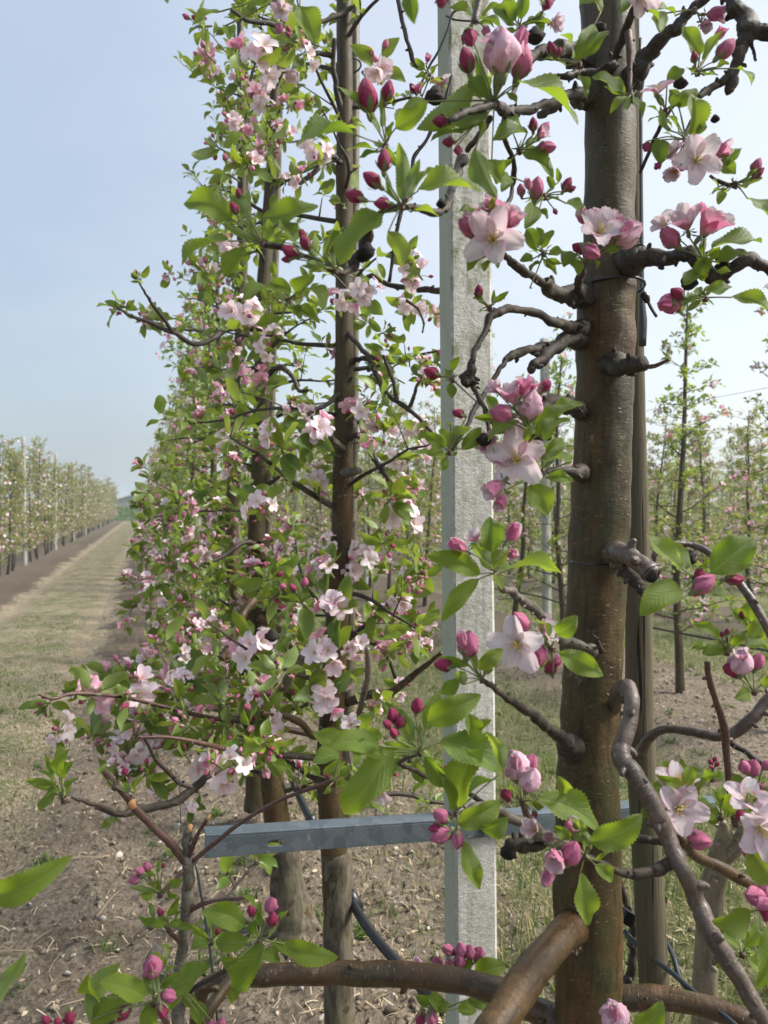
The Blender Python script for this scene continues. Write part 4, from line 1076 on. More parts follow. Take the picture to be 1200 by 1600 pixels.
for i, (mt, lst, lab) in enumerate(LOWB): branch(T1, lst, mt, seed=60+i, label=lab, rough=.09)
b = Buf(); b.add(tube(*pw([(296, 1297, 10, .80), (298, 1289, 6, .80)]), 8, 2, .5, 400)); b.add(tube(*pw([(324, 1281, 5, .785), (328, 1273, 3, .785)]), 6, 2, .5, 400))
b.add(tube(*pw([(209, 1262, 10, .767), (205, 1252, 11, .764)]), 8, 2, .3, 400))
part('torn_end', b, [M['broken']], T1, origin=P(296, 1297, .8))
for (x, y, w, z) in [(570, 392, 30, .575), (756, 686, 20, .64), (682, 148, 28, .62), (935, 45, 22, .76), (836, 55, 26, .72), (1063, 128, 18, .70), (1117, 185, 12, .66), (795, 1330, 24, .71), (690, 317, 14, .55), (1076, 440, 24, .73), (425, 992, 20, 1.5), (1130, 400, 22, .72), (1080, 870, 22, .75), (1062, 862, 16, .76), (1020, 900, 20, .7)]:
    b = Buf(); c = P(x, y, z); r = w/2/F*z
    b.add(tube([c-UP*r*1.0, c-UP*r*.5, c+UP*r*.1, c+UP*r*.9], [r*.5, r*.98, r, r*.4], 10, 3, .5, 90, seed=x))
    part('shrivelled_fruit', b, [M['gall']], T1, origin=c)

# ------------------------------------------------------------------ hero blossom clusters
def toscreen(dx, dy, m=None):
    q = math.hypot(dx, dy)
    if q > 1: dx, dy = dx/q, dy/q; q = 1
    return (RIGHT*dx-UP*dy+BACK*math.sqrt(max(0, 1-q*q))).normalized()
NLEAF = [0]
def cluster(tree, cx_, cy_, z, items, stalk='stalk', sw=2.6):
    c = P(cx_, cy_, z); b = Buf(); todo = []
    rs = random.Random(int(cx_*7+cy_*13))
    def stem(a, e, w0=sw, bow=.15):
        mid = (a+e)/2+(UP*.5+BACK*.3)*(e-a).length*bow*rs.uniform(-.3, 1)
        b.add(tube([a, mid, e], [w0/2/F*z*1.25, w0/2/F*z*.9, w0/2/F*z], 6, 4))
    for it in items:
        k = it[0]
        if k == 'L':
            _, bx_, by_, tx_, ty_, w = it[:6]; opt = it[6] if len(it) > 6 else {}
            sd = rs.randrange(1000)
            roll = opt.get('r', rs.uniform(-32, 32)); dz = opt.get('dz', rs.uniform(-.012, .006)); zb = z+opt.get('bz', rs.uniform(-.012, .004))
            a = P(bx_, by_, zb); e = P(tx_, ty_, zb+dz); A = e-a; L = A.length
            n = (BACK*.8+UP*.45); 
            if opt.get('back'): n = -n+UP*.9
            n = (n-A.normalized()*n.dot(A.normalized())).normalized()
            n = Matrix.Rotation(R(roll), 3, A.normalized()) @ n
            lenp = math.hypot(tx_-bx_, ty_-by_)
            wr = w/lenp/max(.62, abs(n.dot(BACK)))*min(1, lenp/F*z/L+.05)*1.06
            wr = min(.72, max(.26, wr))
            me = hero_leaf_mesh(wr, opt.get('a', rs.choice((.33, .66, 1.0))), opt.get('s', rs.uniform(-.09, .09)), sd)
            todo.append(('leaf', me, frame(a, A, n) @ Matrix.Scale(L, 4)))
            stem(c, a+A*.02, sw*.95)
        elif k == 'F':
            _, x, y, d, dx, dy, op, ti = it[:8]; zz = z+(it[8] if len(it) > 8 else -.012)
            q = P(x, y, zz); f = toscreen(dx, dy); s = d/2/F*zz*(1.0 if op > .7 else 1.12)
            q2 = q-f*s*.28
            Mx = Matrix.Translation(q2) @ f.to_track_quat('Z', 'Y').to_matrix().to_4x4() @ Matrix.Rotation(rs.random()*6.3, 4, 'Z') @ Matrix.Scale(s, 4)
            todo.append(('flower', hero_flower_mesh(op, rs.randrange(9), ti), Mx)); stem(c, q2-f*s*.28, sw)
            if d >= 68:        # the rest of the truss, half hidden behind the open flower
                for w_ in range(rs.choice((1, 2))):
                    aa = rs.uniform(-2.6, -.4); f2 = toscreen(math.cos(aa)*.8, math.sin(aa)*.8); s2 = s*rs.uniform(.6, .8)
                    q3 = q2+RIGHT*math.cos(aa)*s*.8-UP*math.sin(aa)*s*.7-BACK*s*.45
                    todo.append(('flower', hero_flower_mesh(rs.choice((.35, .55, .8)), rs.randrange(9), rs.choice((.3, .5, .7))), Matrix.Translation(q3) @ f2.to_track_quat('Z', 'Y').to_matrix().to_4x4() @ Matrix.Scale(s2, 4))); stem(c, q3-f2*s2*.28, sw)
        elif k == 'B':
            _, x, y, ln_, dx, dy, kd = it[:7]; zz = z+(it[7] if len(it) > 7 else rs.uniform(-.012, 0))
            m = math.hypot(dx, dy) or 1; f = toscreen(dx/m*.93, dy/m*.93); s = ln_/F*zz*1.08
            q = P(x, y, zz)-f*s*.5
            Mx = Matrix.Translation(q) @ f.to_track_quat('Z', 'Y').to_matrix().to_4x4() @ Matrix.Rotation(rs.random()*6.3, 4, 'Z') @ Matrix.Scale(s, 4)
            todo.append(('bud', hero_bud_mesh(kd, rs.randrange(9)), Mx)); stem(c, q-f*s*.18, sw*.85)
    nL = sum(1 for it in items if it[0] == 'L')
    if nL >= 3 and cx_ > 200:
        ml = float(np.median([math.hypot(it[3]-it[1], it[4]-it[2]) for it in items if it[0] == 'L']))
        for q in range(rs.choice((2, 3, 4))):
            dd = (UP*rs.uniform(-.35, 1)+RIGHT*rs.uniform(-1, 1)+BACK*rs.uniform(-.9, .2)).normalized(); Lq = ml*rs.uniform(.55, 1.0)/F*z; a = c+dd*Lq*rs.uniform(.25, .5)-BACK*.008
            n = (BACK*rs.uniform(-.2, .9)+UP+rdir(rs)*.5)
            todo.append(('leaf', hero_leaf_mesh(rs.uniform(.36, .55), rs.choice((.66, 1.0, 1.33)), rs.uniform(-.09, .09), rs.randrange(99)), frame(a, dd, n) @ Matrix.Scale(Lq, 4)))
            stem(c, a+dd*.02*Lq, sw*.9)
    # the knob of the spur with bud scales and a few bristly stipules
    r = sw*1.5/F*z
    b.add(tube([c-UP*r*1.6, c, c+UP*r], [r*1.1, r*1.25, r*.5], 7, 3, .3, 400, mat=1, seed=3))
    for i in range(4):
        d = (rdir(rs)+UP*.5).normalized(); b.add(leaf_tpl(4, 1, .16, .3, .8), frame(c, d, rdir(rs)) @ Matrix.Scale(rs.uniform(10, 22)/F*z, 4), mat=2)
    cl = part('blossom_cluster', b, [M[stalk], M['twigr'], M['sepal']], tree, origin=c)
    for nme, me, Mx in todo: placed(nme, me, cl, Mx)
    return cl
L, Fl, B = 'L', 'F', 'B'
HERO = [
 # upper centre
 (772, 158, .60, [(Fl, 783, 78, 74, .1, -.95, .1, .3), (Fl, 810, 72, 66, .3, -.93, .2, .65, .006), (B, 783, 80, 62, -.1, -1, 2, -.02), (B, 815, 97, 46, .25, -1, 1), (B, 729, 94, 36, -.35, -1, 0), (B, 735, 60, 32, .1, 1, 0, -.06),
   (L, 740, 130, 651, 202, 44, dict(s=-.10, back=1, r=15)), (L, 668, 158, 622, 200, 30, dict(r=25)), (L, 809, 128, 903, 196, 40, dict(s=.09, r=-20)), (L, 758, 150, 742, 82, 17, dict(back=1)), (L, 772, 150, 772, 92, 16, dict(back=1)),
   (L, 760, 152, 734, 120, 26), (L, 762, 176, 700, 190, 20, dict(back=1)), (L, 760, 180, 715, 205, 16, dict(back=1)), (L, 742, 232, 776, 308, 40, dict(back=1, r=-30)), (L, 788, 145, 808, 165, 14), (L, 750, 188, 752, 212, 14), (B, 700, 222, 20, -1, .2, 0), (B, 688, 190, 26, -1, .1, 0), (B, 716, 236, 18, 0, 1, 0),
   (L, 768, 250, 783, 286, 24), (L, 722, 208, 672, 222, 24, dict(r=40))]),
 (812, 235, .66, [(L, 825, 207, 768, 222, 34, dict(r=5)), (L, 815, 237, 865, 278, 24, dict(s=.08)), (B, 850, 203, 24, .5, -.8, 1), (B, 833, 194, 20, -.1, -1, 0), (Fl, 846, 212, 34, .6, -.5, .4, .3), (B, 854, 231, 28, .9, .1, 1), (L, 790, 185, 815, 203, 15, {}), (L, 775, 288, 800, 250, 22, {})]),
 (603, 226, .56, [(B, 574, 150, 48, -.2, -1, 0), (B, 606, 142, 30, .25, -1, 0), (L, 594, 208, 524, 134, 17, dict(s=-.06)), (L, 557, 210, 465, 228, 40, dict(s=-.07, r=20)), (L, 598, 200, 594, 150, 12, dict(back=1)), (L, 618, 200, 668, 160, 34, dict(r=35)), (L, 606, 215, 615, 190, 12), (L, 600, 232, 622, 262, 14)]),
 (629, 322, .52, [(B, 600, 250, 32, 0, -1, 0), (B, 581, 281, 32, -.8, -.5, 0), (B, 554, 307, 30, -1, -.2, 0), (B, 597, 318, 27, -.9, .1, 0), (L, 628, 312, 623, 222, 25, dict(back=1)), (L, 633, 310, 656, 248, 19, dict(back=1)), (L, 652, 298, 752, 300, 40, dict(s=-.09, r=-12)), (L, 594, 334, 531, 414, 50, dict(s=.10, r=25)), (L, 606, 362, 628, 418, 26, dict(s=-.08, back=1)), (L, 622, 315, 605, 270, 12, dict(back=1)), (B, 634, 312, 10, .3, -1, 0)]),
 (525, 422, .55, [(B, 454, 393, 29, -1, -.3, 0), (B, 477, 379, 26, -.5, -.9, 0), (B, 473, 366, 17, -.6, -.8, 0), (B, 448, 405, 17, -1, .2, 0), (L, 505, 402, 527, 345, 26, dict(back=1, r=-30)), (L, 512, 395, 540, 352, 16), (L, 500, 412, 470, 398, 9, dict(back=1)), (L, 508, 418, 478, 410, 10, dict(back=1)), (L, 500, 424, 470, 415, 8, dict(back=1)), (L, 522, 420, 522, 380, 10, dict(back=1))]),
 (410, 380, .55, [(L, 362, 342, 287, 318, 40, dict(s=-.10, r=-18)), (L, 358, 376, 283, 418, 34, dict(s=-.10)), (L, 377, 388, 349, 432, 36, dict(s=.05)), (L, 410, 340, 498, 322, 38, dict(s=-.12, r=12)), (L, 442, 344, 461, 380, 22, dict()), (L, 384, 335, 358, 306, 22, dict(back=1)), (L, 393, 350, 390, 298, 13, dict(back=1)), (L, 402, 380, 383, 344, 18, dict(back=1)), (L, 415, 375, 420, 342, 14, dict(back=1)), (L, 398, 375, 345, 348, 8, dict(back=1)), (B, 373, 302, 15, -.1, -1, 0), (B, 366, 325, 20, -.5, -1, 0)]),
 (450, 468, .62, [(L, 430, 452, 377, 474, 26, dict(s=-.06)), (L, 440, 497, 398, 508, 20), (L, 430, 430, 426, 408, 14), (L, 455, 455, 420, 442, 22), (L, 462, 462, 492, 430, 26), (L, 476, 450, 505, 485, 24, dict(s=.06)), (L, 450, 480, 470, 500, 18), (L, 462, 480, 500, 505, 18)]),
 # flowers in front of the post
 (780, 396, .61, [(Fl, 770, 372, 98, -.25, .1, .95, .4), (B, 733, 355, 38, -.8, -.45, 1), (Fl, 782, 340, 70, .3, -.85, .4, .35, 0), (L, 760, 395, 730, 424, 20, dict(r=10)), (L, 768, 408, 756, 424, 14), (L, 745, 335, 716, 332, 32, dict(r=20)), (L, 770, 330, 770, 308, 18), (L, 790, 386, 812, 388, 14), (L, 795, 372, 815, 364, 18), (L, 772, 398, 778, 420, 12)]),
 (850, 306, .64, [(B, 838, 294, 32, .1, -1, 1), (Fl, 826, 292, 34, -.3, -.9, .2, .5), (B, 814, 297, 18, -.2, -1, 1), (B, 840, 331, 18, 1, .2, 0), (B, 886, 288, 22, .5, -.9, 0), (B, 893, 295, 14, .9, -.3, 0), (B, 868, 331, 11, .4, 1, 0), (L, 865, 295, 855, 275, 12), (L, 835, 322, 820, 358, 24), (L, 842, 328, 856, 342, 20), (L, 885, 318, 914, 322, 24, dict(r=10)), (L, 795, 275, 783, 300, 18), (L, 873, 285, 870, 262, 8, dict(back=1))]),
 (850, 395, .68, [(L, 838, 390, 822, 358, 20), (L, 846, 388, 866, 360, 20, dict()), (L, 840, 385, 838, 355, 12), (L, 858, 398, 880, 392, 16), (L, 848, 405, 870, 430, 12), (L, 832, 405, 812, 408, 14), (L, 845, 410, 828, 424, 10), (L, 855, 405, 878, 412, 12), (B, 830, 450, 3, 1, 0, 0)]),
 (765, 480, .67, [(B, 748, 455, 20, -.1, -1, 0), (B, 746, 463, 12, -.5, -1, 0), (L, 770, 475, 772, 452, 8, dict(back=1)), (L, 775, 472, 795, 455, 10), (L, 772, 475, 788, 468, 12), (L, 755, 470, 738, 466, 8)]),
 (916, 412, .64, [(Fl, 938, 356, 84, .0, -.35, .9, .35), (Fl, 968, 366, 58, .75, -.6, .15, .6), (B, 980, 365, 46, .9, -.5, 2), (Fl, 914, 344, 50, -.6, -.6, .3, .5, 0), (B, 904, 388, 24, -.8, -.3, 0), (B, 924, 393, 32, .3, .3, 1, -.02), (L, 945, 393, 968, 389, 14), (L, 897, 395, 881, 418, 28, dict(r=10)), (L, 903, 408, 903, 430, 16), (L, 930, 405, 932, 420, 8)]),
 (1100, 408, .69, [(Fl, 1105, 355, 92, .45, -.72, .55, .55), (Fl, 1072, 350, 74, -.45, -.7, .6, .25), (B, 1046, 371, 38, -.7, -.5, 1), (L, 1112, 388, 1190, 380, 30, dict(s=-.08)), (L, 1122, 410, 1168, 398, 24), (L, 1105, 402, 1098, 440, 32, dict(r=30)), (L, 1100, 430, 1068, 446, 22), (L, 1120, 425, 1142, 424, 12), (L, 1112, 405, 1125, 385, 14), (B, 1112, 350, 30, .4, -.8, 2)]),
 (1102, 465, .68, [(Fl, 1044, 474, 48, -.9, .15, .1, .9), (B, 1046, 474, 44, -1, .2, 1), (B, 1058, 458, 26, -.9, -.4, 0), (L, 1099, 455, 1144, 448, 24, dict(s=-.06)), (L, 1142, 464, 1212, 500, 30, dict(s=.05)), (L, 1095, 470, 1072, 486, 10, dict(back=1)), (L, 1090, 470, 1068, 476, 7, dict(back=1)), (L, 1095, 462, 1072, 465, 7, dict(back=1))]),
 (1072, 218, .65, [(Fl, 1092, 248, 84, -.05, .15, .95, .35), (Fl, 1120, 238, 60, .75, -.1, .5, .6, .0), (Fl, 1055, 268, 52, -.6, .6, .3, .35), (B, 1044, 275, 22, -.5, .8, 1), (B, 1027, 260, 15, -.7, .6, 0), (B, 1010, 230, 18, -.3, 1, 0), (L, 1080, 212, 1078, 146, 42, dict(r=10)), (L, 1032, 218, 1032, 256, 32, dict()), (L, 1088, 210, 1102, 190, 14), (L, 1048, 205, 1032, 165, 14, dict(back=1)), (L, 1060, 205, 1040, 180, 20, dict(r=40)), (L, 1062, 170, 1045, 140, 16), (L, 1125, 250, 1150, 272, 26, dict(r=25)), (L, 1138, 258, 1155, 232, 24), (L, 1060, 168, 1090, 140, 30), (L, 1048, 170, 1070, 145, 20)]),
 (1040, 172, .70, [(Fl, 1028, 138, 50, -.2, -.8, .7, .3), (L, 1042, 125, 1070, 108, 28), (L, 1038, 165, 1022, 135, 12, dict(back=1)), (L, 1050, 165, 1048, 140, 20), (L, 1035, 190, 1050, 200, 18)]),
 (1148, 287, .66, [(B, 1182, 258, 21, .4, -.9, 1), (B, 1185, 270, 20, .7, -.6, 0), (L, 1122, 292, 1112, 280, 20), (L, 1168, 310, 1208, 352, 32, dict(s=.08)), (L, 1160, 290, 1192, 278, 10, dict(back=1)), (L, 1130, 298, 1122, 320, 22), (L, 1162, 285, 1185, 262, 8, dict(back=1))]),
 (1090, 112, .66, [(B, 1134, 76, 32, .7, -.7, 1), (B, 1085, 89, 17, -.3, -1, 0), (L, 1094, 86, 1067, 42, 32, dict(s=.05)), (L, 1098, 95, 1130, 47, 16, dict(back=1)), (Fl, 1122, 58, 40, .4, -.8, .3, .4, .01), (L, 1100, 118, 1122, 118, 16), (L, 1120, 105, 1140, 100, 18), (L, 1152, 107, 1174, 136, 22), (L, 1088, 118, 1075, 108, 10)]),
 (1085, 15, .72, [(Fl, 1112, 22, 58, .8, .3, .3, .75), (Fl, 1100, 38, 44, .2, .8, .4, .6), (L, 1030, 22, 1032, 52, 22), (L, 1055, 25, 1020, 15, 14)]),
 (998, 5, .70, [(Fl, 1003, -6, 62, .2, .75, .7, .5), (L, 1012, 18, 1030, 50, 24), (L, 960, -10, 905, 8, 34), (L, 985, 0, 965, 25, 16)]),
 (905, 100, .72, [(L, 902, 95, 952, 48, 32, dict(r=0)), (L, 900, 92, 930, 40, 22), (B, 862, 76, 22, -.5, -.9, 0), (B, 873, 82, 15, .3, -1, 0), (L, 940, 18, 900, -5, 26)]),
 (986, 148, .71, [(L, 972, 144, 925, 120, 38, dict(r=5, a=.33)), (L, 982, 152, 953, 178, 15), (L, 990, 152, 1004, 184, 14), (L, 985, 150, 978, 172, 8, dict(back=1))]),
 # middle, over the post
 (832, 676, .62, [(Fl, 800, 622, 70, -.35, -.75, .5, .25), (Fl, 816, 612, 60, .1, -.95, .35, .55), (B, 828, 633, 46, .1, -1, 2), (B, 854, 604, 20, .6, -.8, 0), (Fl, 845, 610, 46, .5, -.8, .2, .7, .01), (B, 783, 646, 38, -.9, -.1, 1), (L, 812, 660, 762, 690, 24, dict(s=-.06, back=1)), (L, 826, 692, 905, 632, 22, dict(s=.10)), (L, 862, 645, 912, 632, 18), (L, 850, 690, 892, 655, 34, dict()), (L, 782, 655, 740, 652, 12), (L, 835, 665, 820, 690, 14)]),
 (848, 736, .64, [(Fl, 806, 716, 104, -.35, -.05, .92, .28), (Fl, 778, 758, 70, -.8, .5, .45, .6), (Fl, 786, 778, 54, -.5, .8, .3, .7), (L, 828, 758, 856, 806, 38, dict(r=10)), (L, 893, 722, 846, 718, 26, dict(r=30)), (L, 855, 746, 896, 752, 20, dict(r=20)), (L, 845, 712, 880, 685, 24, dict(r=35)), (L, 778, 712, 775, 690, 14)]),
 (702, 705, .64, [(L, 694, 698, 661, 677, 20), (L, 692, 708, 666, 710, 14), (L, 698, 702, 688, 670, 18, dict(back=1)), (L, 697, 716, 692, 736, 18), (L, 706, 698, 738, 668, 18, dict(back=1)), (L, 722, 702, 752, 668, 24), (B, 716, 646, 21, -.9, -.3, 0), (L, 705, 662, 698, 668, 12), (L, 708, 712, 714, 705, 8)]),
 (706, 592, .66, [(B, 674, 582, 26, -1, -.3, 0), (L, 702, 600, 706, 622, 24), (L, 706, 578, 718, 557, 12), (L, 772, 650, 760, 618, 20), (B, 676, 590, 12, -1, .4, 0)]),
 # middle band
 (776, 896, .60, [(Fl, 722, 856, 62, -.8, -.45, .25, .75), (Fl, 742, 842, 46, -.3, -.8, .5, .1, .01), (Fl, 797, 838, 60, .5, -.8, .15, .8), (Fl, 795, 865, 46, .6, .0, .2, .7, .01), (L, 768, 862, 765, 807, 46, dict(r=0, a=.33)), (L, 750, 897, 665, 868, 36, dict(s=-.05)), (L, 746, 905, 690, 972, 30, dict(s=-.08)), (L, 801, 888, 878, 897, 26, dict(s=-.05, back=1)), (L, 772, 888, 796, 860, 24, dict()), (L, 772, 898, 784, 922, 26, dict(r=-20)), (L, 765, 890, 735, 848, 22, dict(back=1)), (L, 808, 905, 818, 895, 8)]),
 (862, 1012, .61, [(Fl, 806, 1008, 96, -.45, .15, 1.0, .1), (B, 842, 1022, 38, -.1, 1, 1), (Fl, 843, 1020, 40, 0, .9, .15, .5, 0), (B, 812, 972, 38, -.5, -.8, 1), (L, 874, 1020, 943, 1056, 34, dict(s=.04, r=15)), (L, 869, 990, 902, 962, 34, dict(r=10)), (L, 853, 1002, 838, 968, 14, dict(back=1)), (L, 848, 1030, 835, 1042, 9), (Fl, 866, 1036, 46, .3, -.6, .15, .8, .05), (B, 860, 1042, 28, -.3, -.9, 0, .05)]),
 (753, 1061, .60, [(Fl, 722, 1005, 54, -.2, -.95, .15, .6), (B, 732, 1006, 44, .1, -1, 1), (B, 692, 1039, 30, -1, -.2, 0), (L, 732, 1040, 682, 1028, 16), (L, 745, 1050, 728, 1000, 12, dict(back=1)), (L, 725, 1070, 718, 1048, 18, dict(back=1)), (L, 748, 1045, 786, 1014, 26, dict(r=25)), (L, 715, 1060, 690, 1085, 22)]),
 (655, 1175, .58, [(B, 614, 1117, 27, -.3, -1, 0), (B, 625, 1128, 22, .3, -.9, 0), (B, 606, 1132, 20, -.7, -.6, 0), (B, 615, 1145, 20, -.2, -.4, 0, -.02), (B, 652, 1102, 27, .1, -1, 0), (L, 668, 1128, 752, 1086, 42, dict(s=-.04, r=12)), (L, 688, 1158, 782, 1206, 46, dict(s=.08)), (L, 614, 1172, 537, 1272, 48, dict(s=.08, r=18)), (L, 592, 1165, 512, 1168, 28, dict(s=-.08)), (L, 664, 1182, 704, 1232, 28, dict(r=30)), (L, 598, 1180, 545, 1172, 20), (L, 645, 1160, 630, 1115, 14, dict(back=1)), (L, 660, 1165, 655, 1130, 10, dict(back=1))]),
 (713, 1268, .59, [(L, 714, 1258, 756, 1170, 44, dict(s=.05)), (L, 706, 1266, 683, 1198, 20, dict()), (L, 716, 1285, 782, 1252, 38, dict(r=25)), (L, 750, 1292, 794, 1276, 32, dict(r=40)), (B, 688, 1275, 29, -.6, -.5, 1), (B, 688, 1305, 34, -.9, .3, 1), (B, 679, 1294, 20, -1, 0, 0), (B, 715, 1312, 27, -.1, 1, 1), (L, 724, 1315, 750, 1390, 30, dict(s=-.07, r=-15)), (L, 784, 1208, 757, 1143, 22, dict(back=1)), (L, 735, 1160, 728, 1112, 24, dict()), (L, 742, 1150, 768, 1125, 14)]),
 (816, 1252, .61, [(Fl, 806, 1196, 58, -.2, -.95, .1, .4), (B, 804, 1195, 48, -.2, -1, 2), (B, 826, 1195, 40, .4, -.9, 1, .01), (B, 828, 1218, 40, .2, -.9, 2, -.02), (B, 791, 1242, 25, -.5, -.6, 0), (L, 842, 1248, 938, 1298, 42, dict(s=.05, r=-12)), (L, 880, 1240, 872, 1212, 20, dict()), (B, 836, 1272, 12, .3, 1, 0), (L, 830, 1250, 850, 1262, 10)]),
 (914, 1336, .59, [(Fl, 866, 1336, 78, -.25, .2, .45, .55), (Fl, 858, 1362, 56, -.4, .8, .2, .75), (B, 893, 1332, 42, .1, -.5, 1), (Fl, 858, 1312, 48, -.3, -.7, .2, .4, .01), (L, 922, 1315, 1004, 1272, 44, dict(s=-.08, r=15)), (L, 906, 1364, 920, 1446, 36, dict(s=-.12, r=-20)), (L, 930, 1352, 957, 1378, 22, dict()), (L, 900, 1318, 905, 1280, 20, dict(back=1)), (L, 890, 1310, 865, 1290, 16), (L, 925, 1325, 905, 1300, 12, dict(back=1)), (L, 930, 1345, 952, 1330, 5)]),
 # right side
 (1086, 906, .66, [(B, 1100, 912, 38, .5, -.5, 1, -.03), (B, 1093, 899, 26, -.1, -.9, 0), (B, 1090, 921, 26, -.4, .5, 0), (B, 1148, 905, 28, .9, -.1, 0), (L, 1064, 888, 1009, 836, 32, dict(s=.07, r=15)), (L, 1112, 896, 1178, 840, 48, dict(s=-.03, r=0, a=.33)), (L, 1064, 922, 1000, 962, 36, dict(s=-.09)), (L, 1106, 926, 1141, 938, 24, dict(s=-.08)), (L, 1095, 890, 1105, 870, 18, dict(r=40)), (L, 1085, 900, 1085, 885, 8)]),
 (1135, 1018, .70, [(B, 1128, 991, 10, -.3, -1, 0), (B, 1136, 987, 11, 0, -1, 0), (B, 1142, 993, 11, .4, -1, 0), (B, 1138, 998, 11, .1, -.5, 0), (L, 1124, 997, 1080, 976, 18), (L, 1132, 1010, 1097, 1022, 22), (L, 1168, 995, 1198, 968, 30), (L, 1142, 1008, 1168, 985, 12), (L, 1165, 1012, 1205, 1012, 20), (L, 1140, 1005, 1148, 980, 8, dict(back=1))]),
 (1178, 1080, .66, [(Fl, 1158, 1032, 50, -.2, -.95, .3, .35), (B, 1158, 1035, 40, -.1, -1, 2), (B, 1142, 1046, 32, -.9, -.4, 0), (B, 1184, 1034, 28, .2, -1, 1), (B, 1150, 1052, 20, -.7, -.2, 0), (L, 1190, 1070, 1215, 1050, 26), (L, 1170, 1080, 1148, 1092, 18)]),
 (1082, 1268, .68, [(Fl, 1062, 1262, 90, -.1, -.35, .75, .25), (B, 1090, 1312, 40, .95, .1, 1), (Fl, 1048, 1232, 54, -.3, -.85, .3, .15, .01), (B, 1022, 1280, 24, 0, 1, 1, .03), (L, 1070, 1230, 1025, 1212, 16, dict()), (L, 1072, 1228, 1080, 1195, 18), (L, 1074, 1232, 1102, 1210, 22), (L, 1098, 1215, 1120, 1210, 16), (L, 1008, 1262, 998, 1278, 18)]),
 (1126, 1275, .72, [(L, 1125, 1262, 1192, 1238, 38, dict(r=20)), (L, 1126, 1262, 1112, 1232, 17, dict()), (L, 1120, 1275, 1092, 1258, 18), (L, 1132, 1275, 1155, 1262, 12), (L, 1122, 1285, 1100, 1272, 12)]),
 (1158, 1318, .62, [(Fl, 1192, 1298, 96, -.15, 0, .9, .4), (B, 1158, 1275, 26, -.5, -.7, 0, .01), (B, 1166, 1325, 26, -.3, .8, 1, .01), (L, 1168, 1325, 1215, 1385, 60, dict(r=20)), (L, 1168, 1238, 1180, 1268, 12)]),
 (1185, 1225, .68, [(B, 1163, 1198, 24, -.5, -.9, 1), (B, 1176, 1200, 30, .1, -.8, 1), (B, 1198, 1195, 18, .4, -.8, 1), (L, 1168, 1222, 1138, 1222, 18)]),
 (1112, 1215, .95, [(B, 1110, 1190, 10, -.5, -1, 0), (B, 1117, 1186, 10, .2, -1, 0), (B, 1121, 1194, 10, .6, -1, 0), (B, 1111, 1198, 9, -.6, -.3, 0), (L, 1115, 1215, 1142, 1212, 16), (L, 1110, 1218, 1090, 1212, 12)]),
 (1195, 1422, .60, [(B, 1180, 1400, 38, -.9, -.3, 1), (B, 1192, 1398, 34, .1, -.8, 1), (B, 1198, 1425, 28, -.2, .6, 0), (L, 1172, 1425, 1112, 1440, 46, dict(s=.05)), (L, 1200, 1448, 1182, 1545, 46, dict(s=.05)), (B, 1192, 1412, 26, -.8, .3, 1, -.02)]),
 (975, 1615, .60, [(Fl, 960, 1588, 64, -.1, -.9, .2, .45), (B, 960, 1588, 50, -.1, -1, 2), (L, 992, 1606, 1036, 1564, 30, dict(s=-.05)), (L, 1000, 1620, 1040, 1585, 26)]),
 # behind the long bough
 (720, 1532, .93, [(B, 700, 1484, 22, -.7, -.7, 1), (B, 720, 1484, 26, -.1, -1, 1), (B, 734, 1487, 24, .1, -1, 1), (B, 748, 1490, 26, .3, -1, 1), (Fl, 702, 1508, 34, -.2, -.9, .2, .4), (B, 683, 1505, 24, -.1, -1, 1), (Fl, 656, 1508, 34, -.5, -.8, .4, .5), (B, 718, 1500, 26, -.1, -1, 1), (L, 742, 1524, 790, 1508, 30), (L, 730, 1522, 738, 1492, 12), (Fl, 780, 1530, 30, .3, -.5, .4, .7), (L, 750, 1535, 785, 1540, 14)]),
 (690, 1580, .93, [(B, 657, 1592, 24, -.3, 1, 0), (B, 675, 1592, 26, .1, 1, 1), (L, 672, 1568, 650, 1558, 20), (L, 690, 1570, 668, 1556, 22), (L, 730, 1562, 768, 1578, 18), (L, 715, 1575, 745, 1580, 16), (L, 700, 1565, 680, 1580, 14)]),
 # lower left
 (405, 1468, .70, [(B, 393, 1423, 20, -.2, -1, 0), (B, 424, 1414, 28, .2, -1, 1), (B, 426, 1436, 26, .1, -1, 0, -.02), (L, 382, 1447, 314, 1424, 34, dict(s=-.07)), (L, 443, 1474, 529, 1496, 28, dict(s=-.09)), (L, 412, 1475, 362, 1545, 38, dict(s=.05, r=15)), (L, 386, 1471, 337, 1470, 22), (L, 420, 1464, 451, 1422, 12, dict(back=1)), (L, 392, 1460, 400, 1438, 16), (L, 405, 1492, 438, 1502, 14), (L, 375, 1545, 360, 1568, 26), (L, 370, 1500, 345, 1498, 18)]),
 (240, 1568, .58, [(Fl, 238, 1512, 38, 0, -.95, .1, .85), (B, 238, 1510, 40, 0, -1, 1), (B, 264, 1556, 27, .95, .1, 1), (L, 226, 1558, 154, 1534, 22, dict(s=-.04)), (L, 213, 1562, 140, 1604, 34, dict(s=-.08)), (L, 140, 1596, 188, 1503, 30, dict(s=-.06, back=1)), (L, 232, 1568, 240, 1618, 30, dict()), (L, 243, 1558, 226, 1518, 11, dict(back=1)), (L, 248, 1555, 248, 1520, 8, dict(back=1)), (B, 194, 1583, 26, -.7, .7, 0), (B, 255, 1580, 22, .4, .8, 0), (L, 262, 1572, 285, 1556, 18), (L, 155, 1560, 140, 1520, 24)]),
 (262, 1522, .70, [(L, 268, 1545, 330, 1508, 24, dict(s=-.05)), (L, 285, 1560, 310, 1570, 20), (L, 300, 1565, 315, 1600, 22), (B, 330, 1605, 24, -.1, -1, 1), (B, 345, 1600, 22, .2, -1, 1)]),
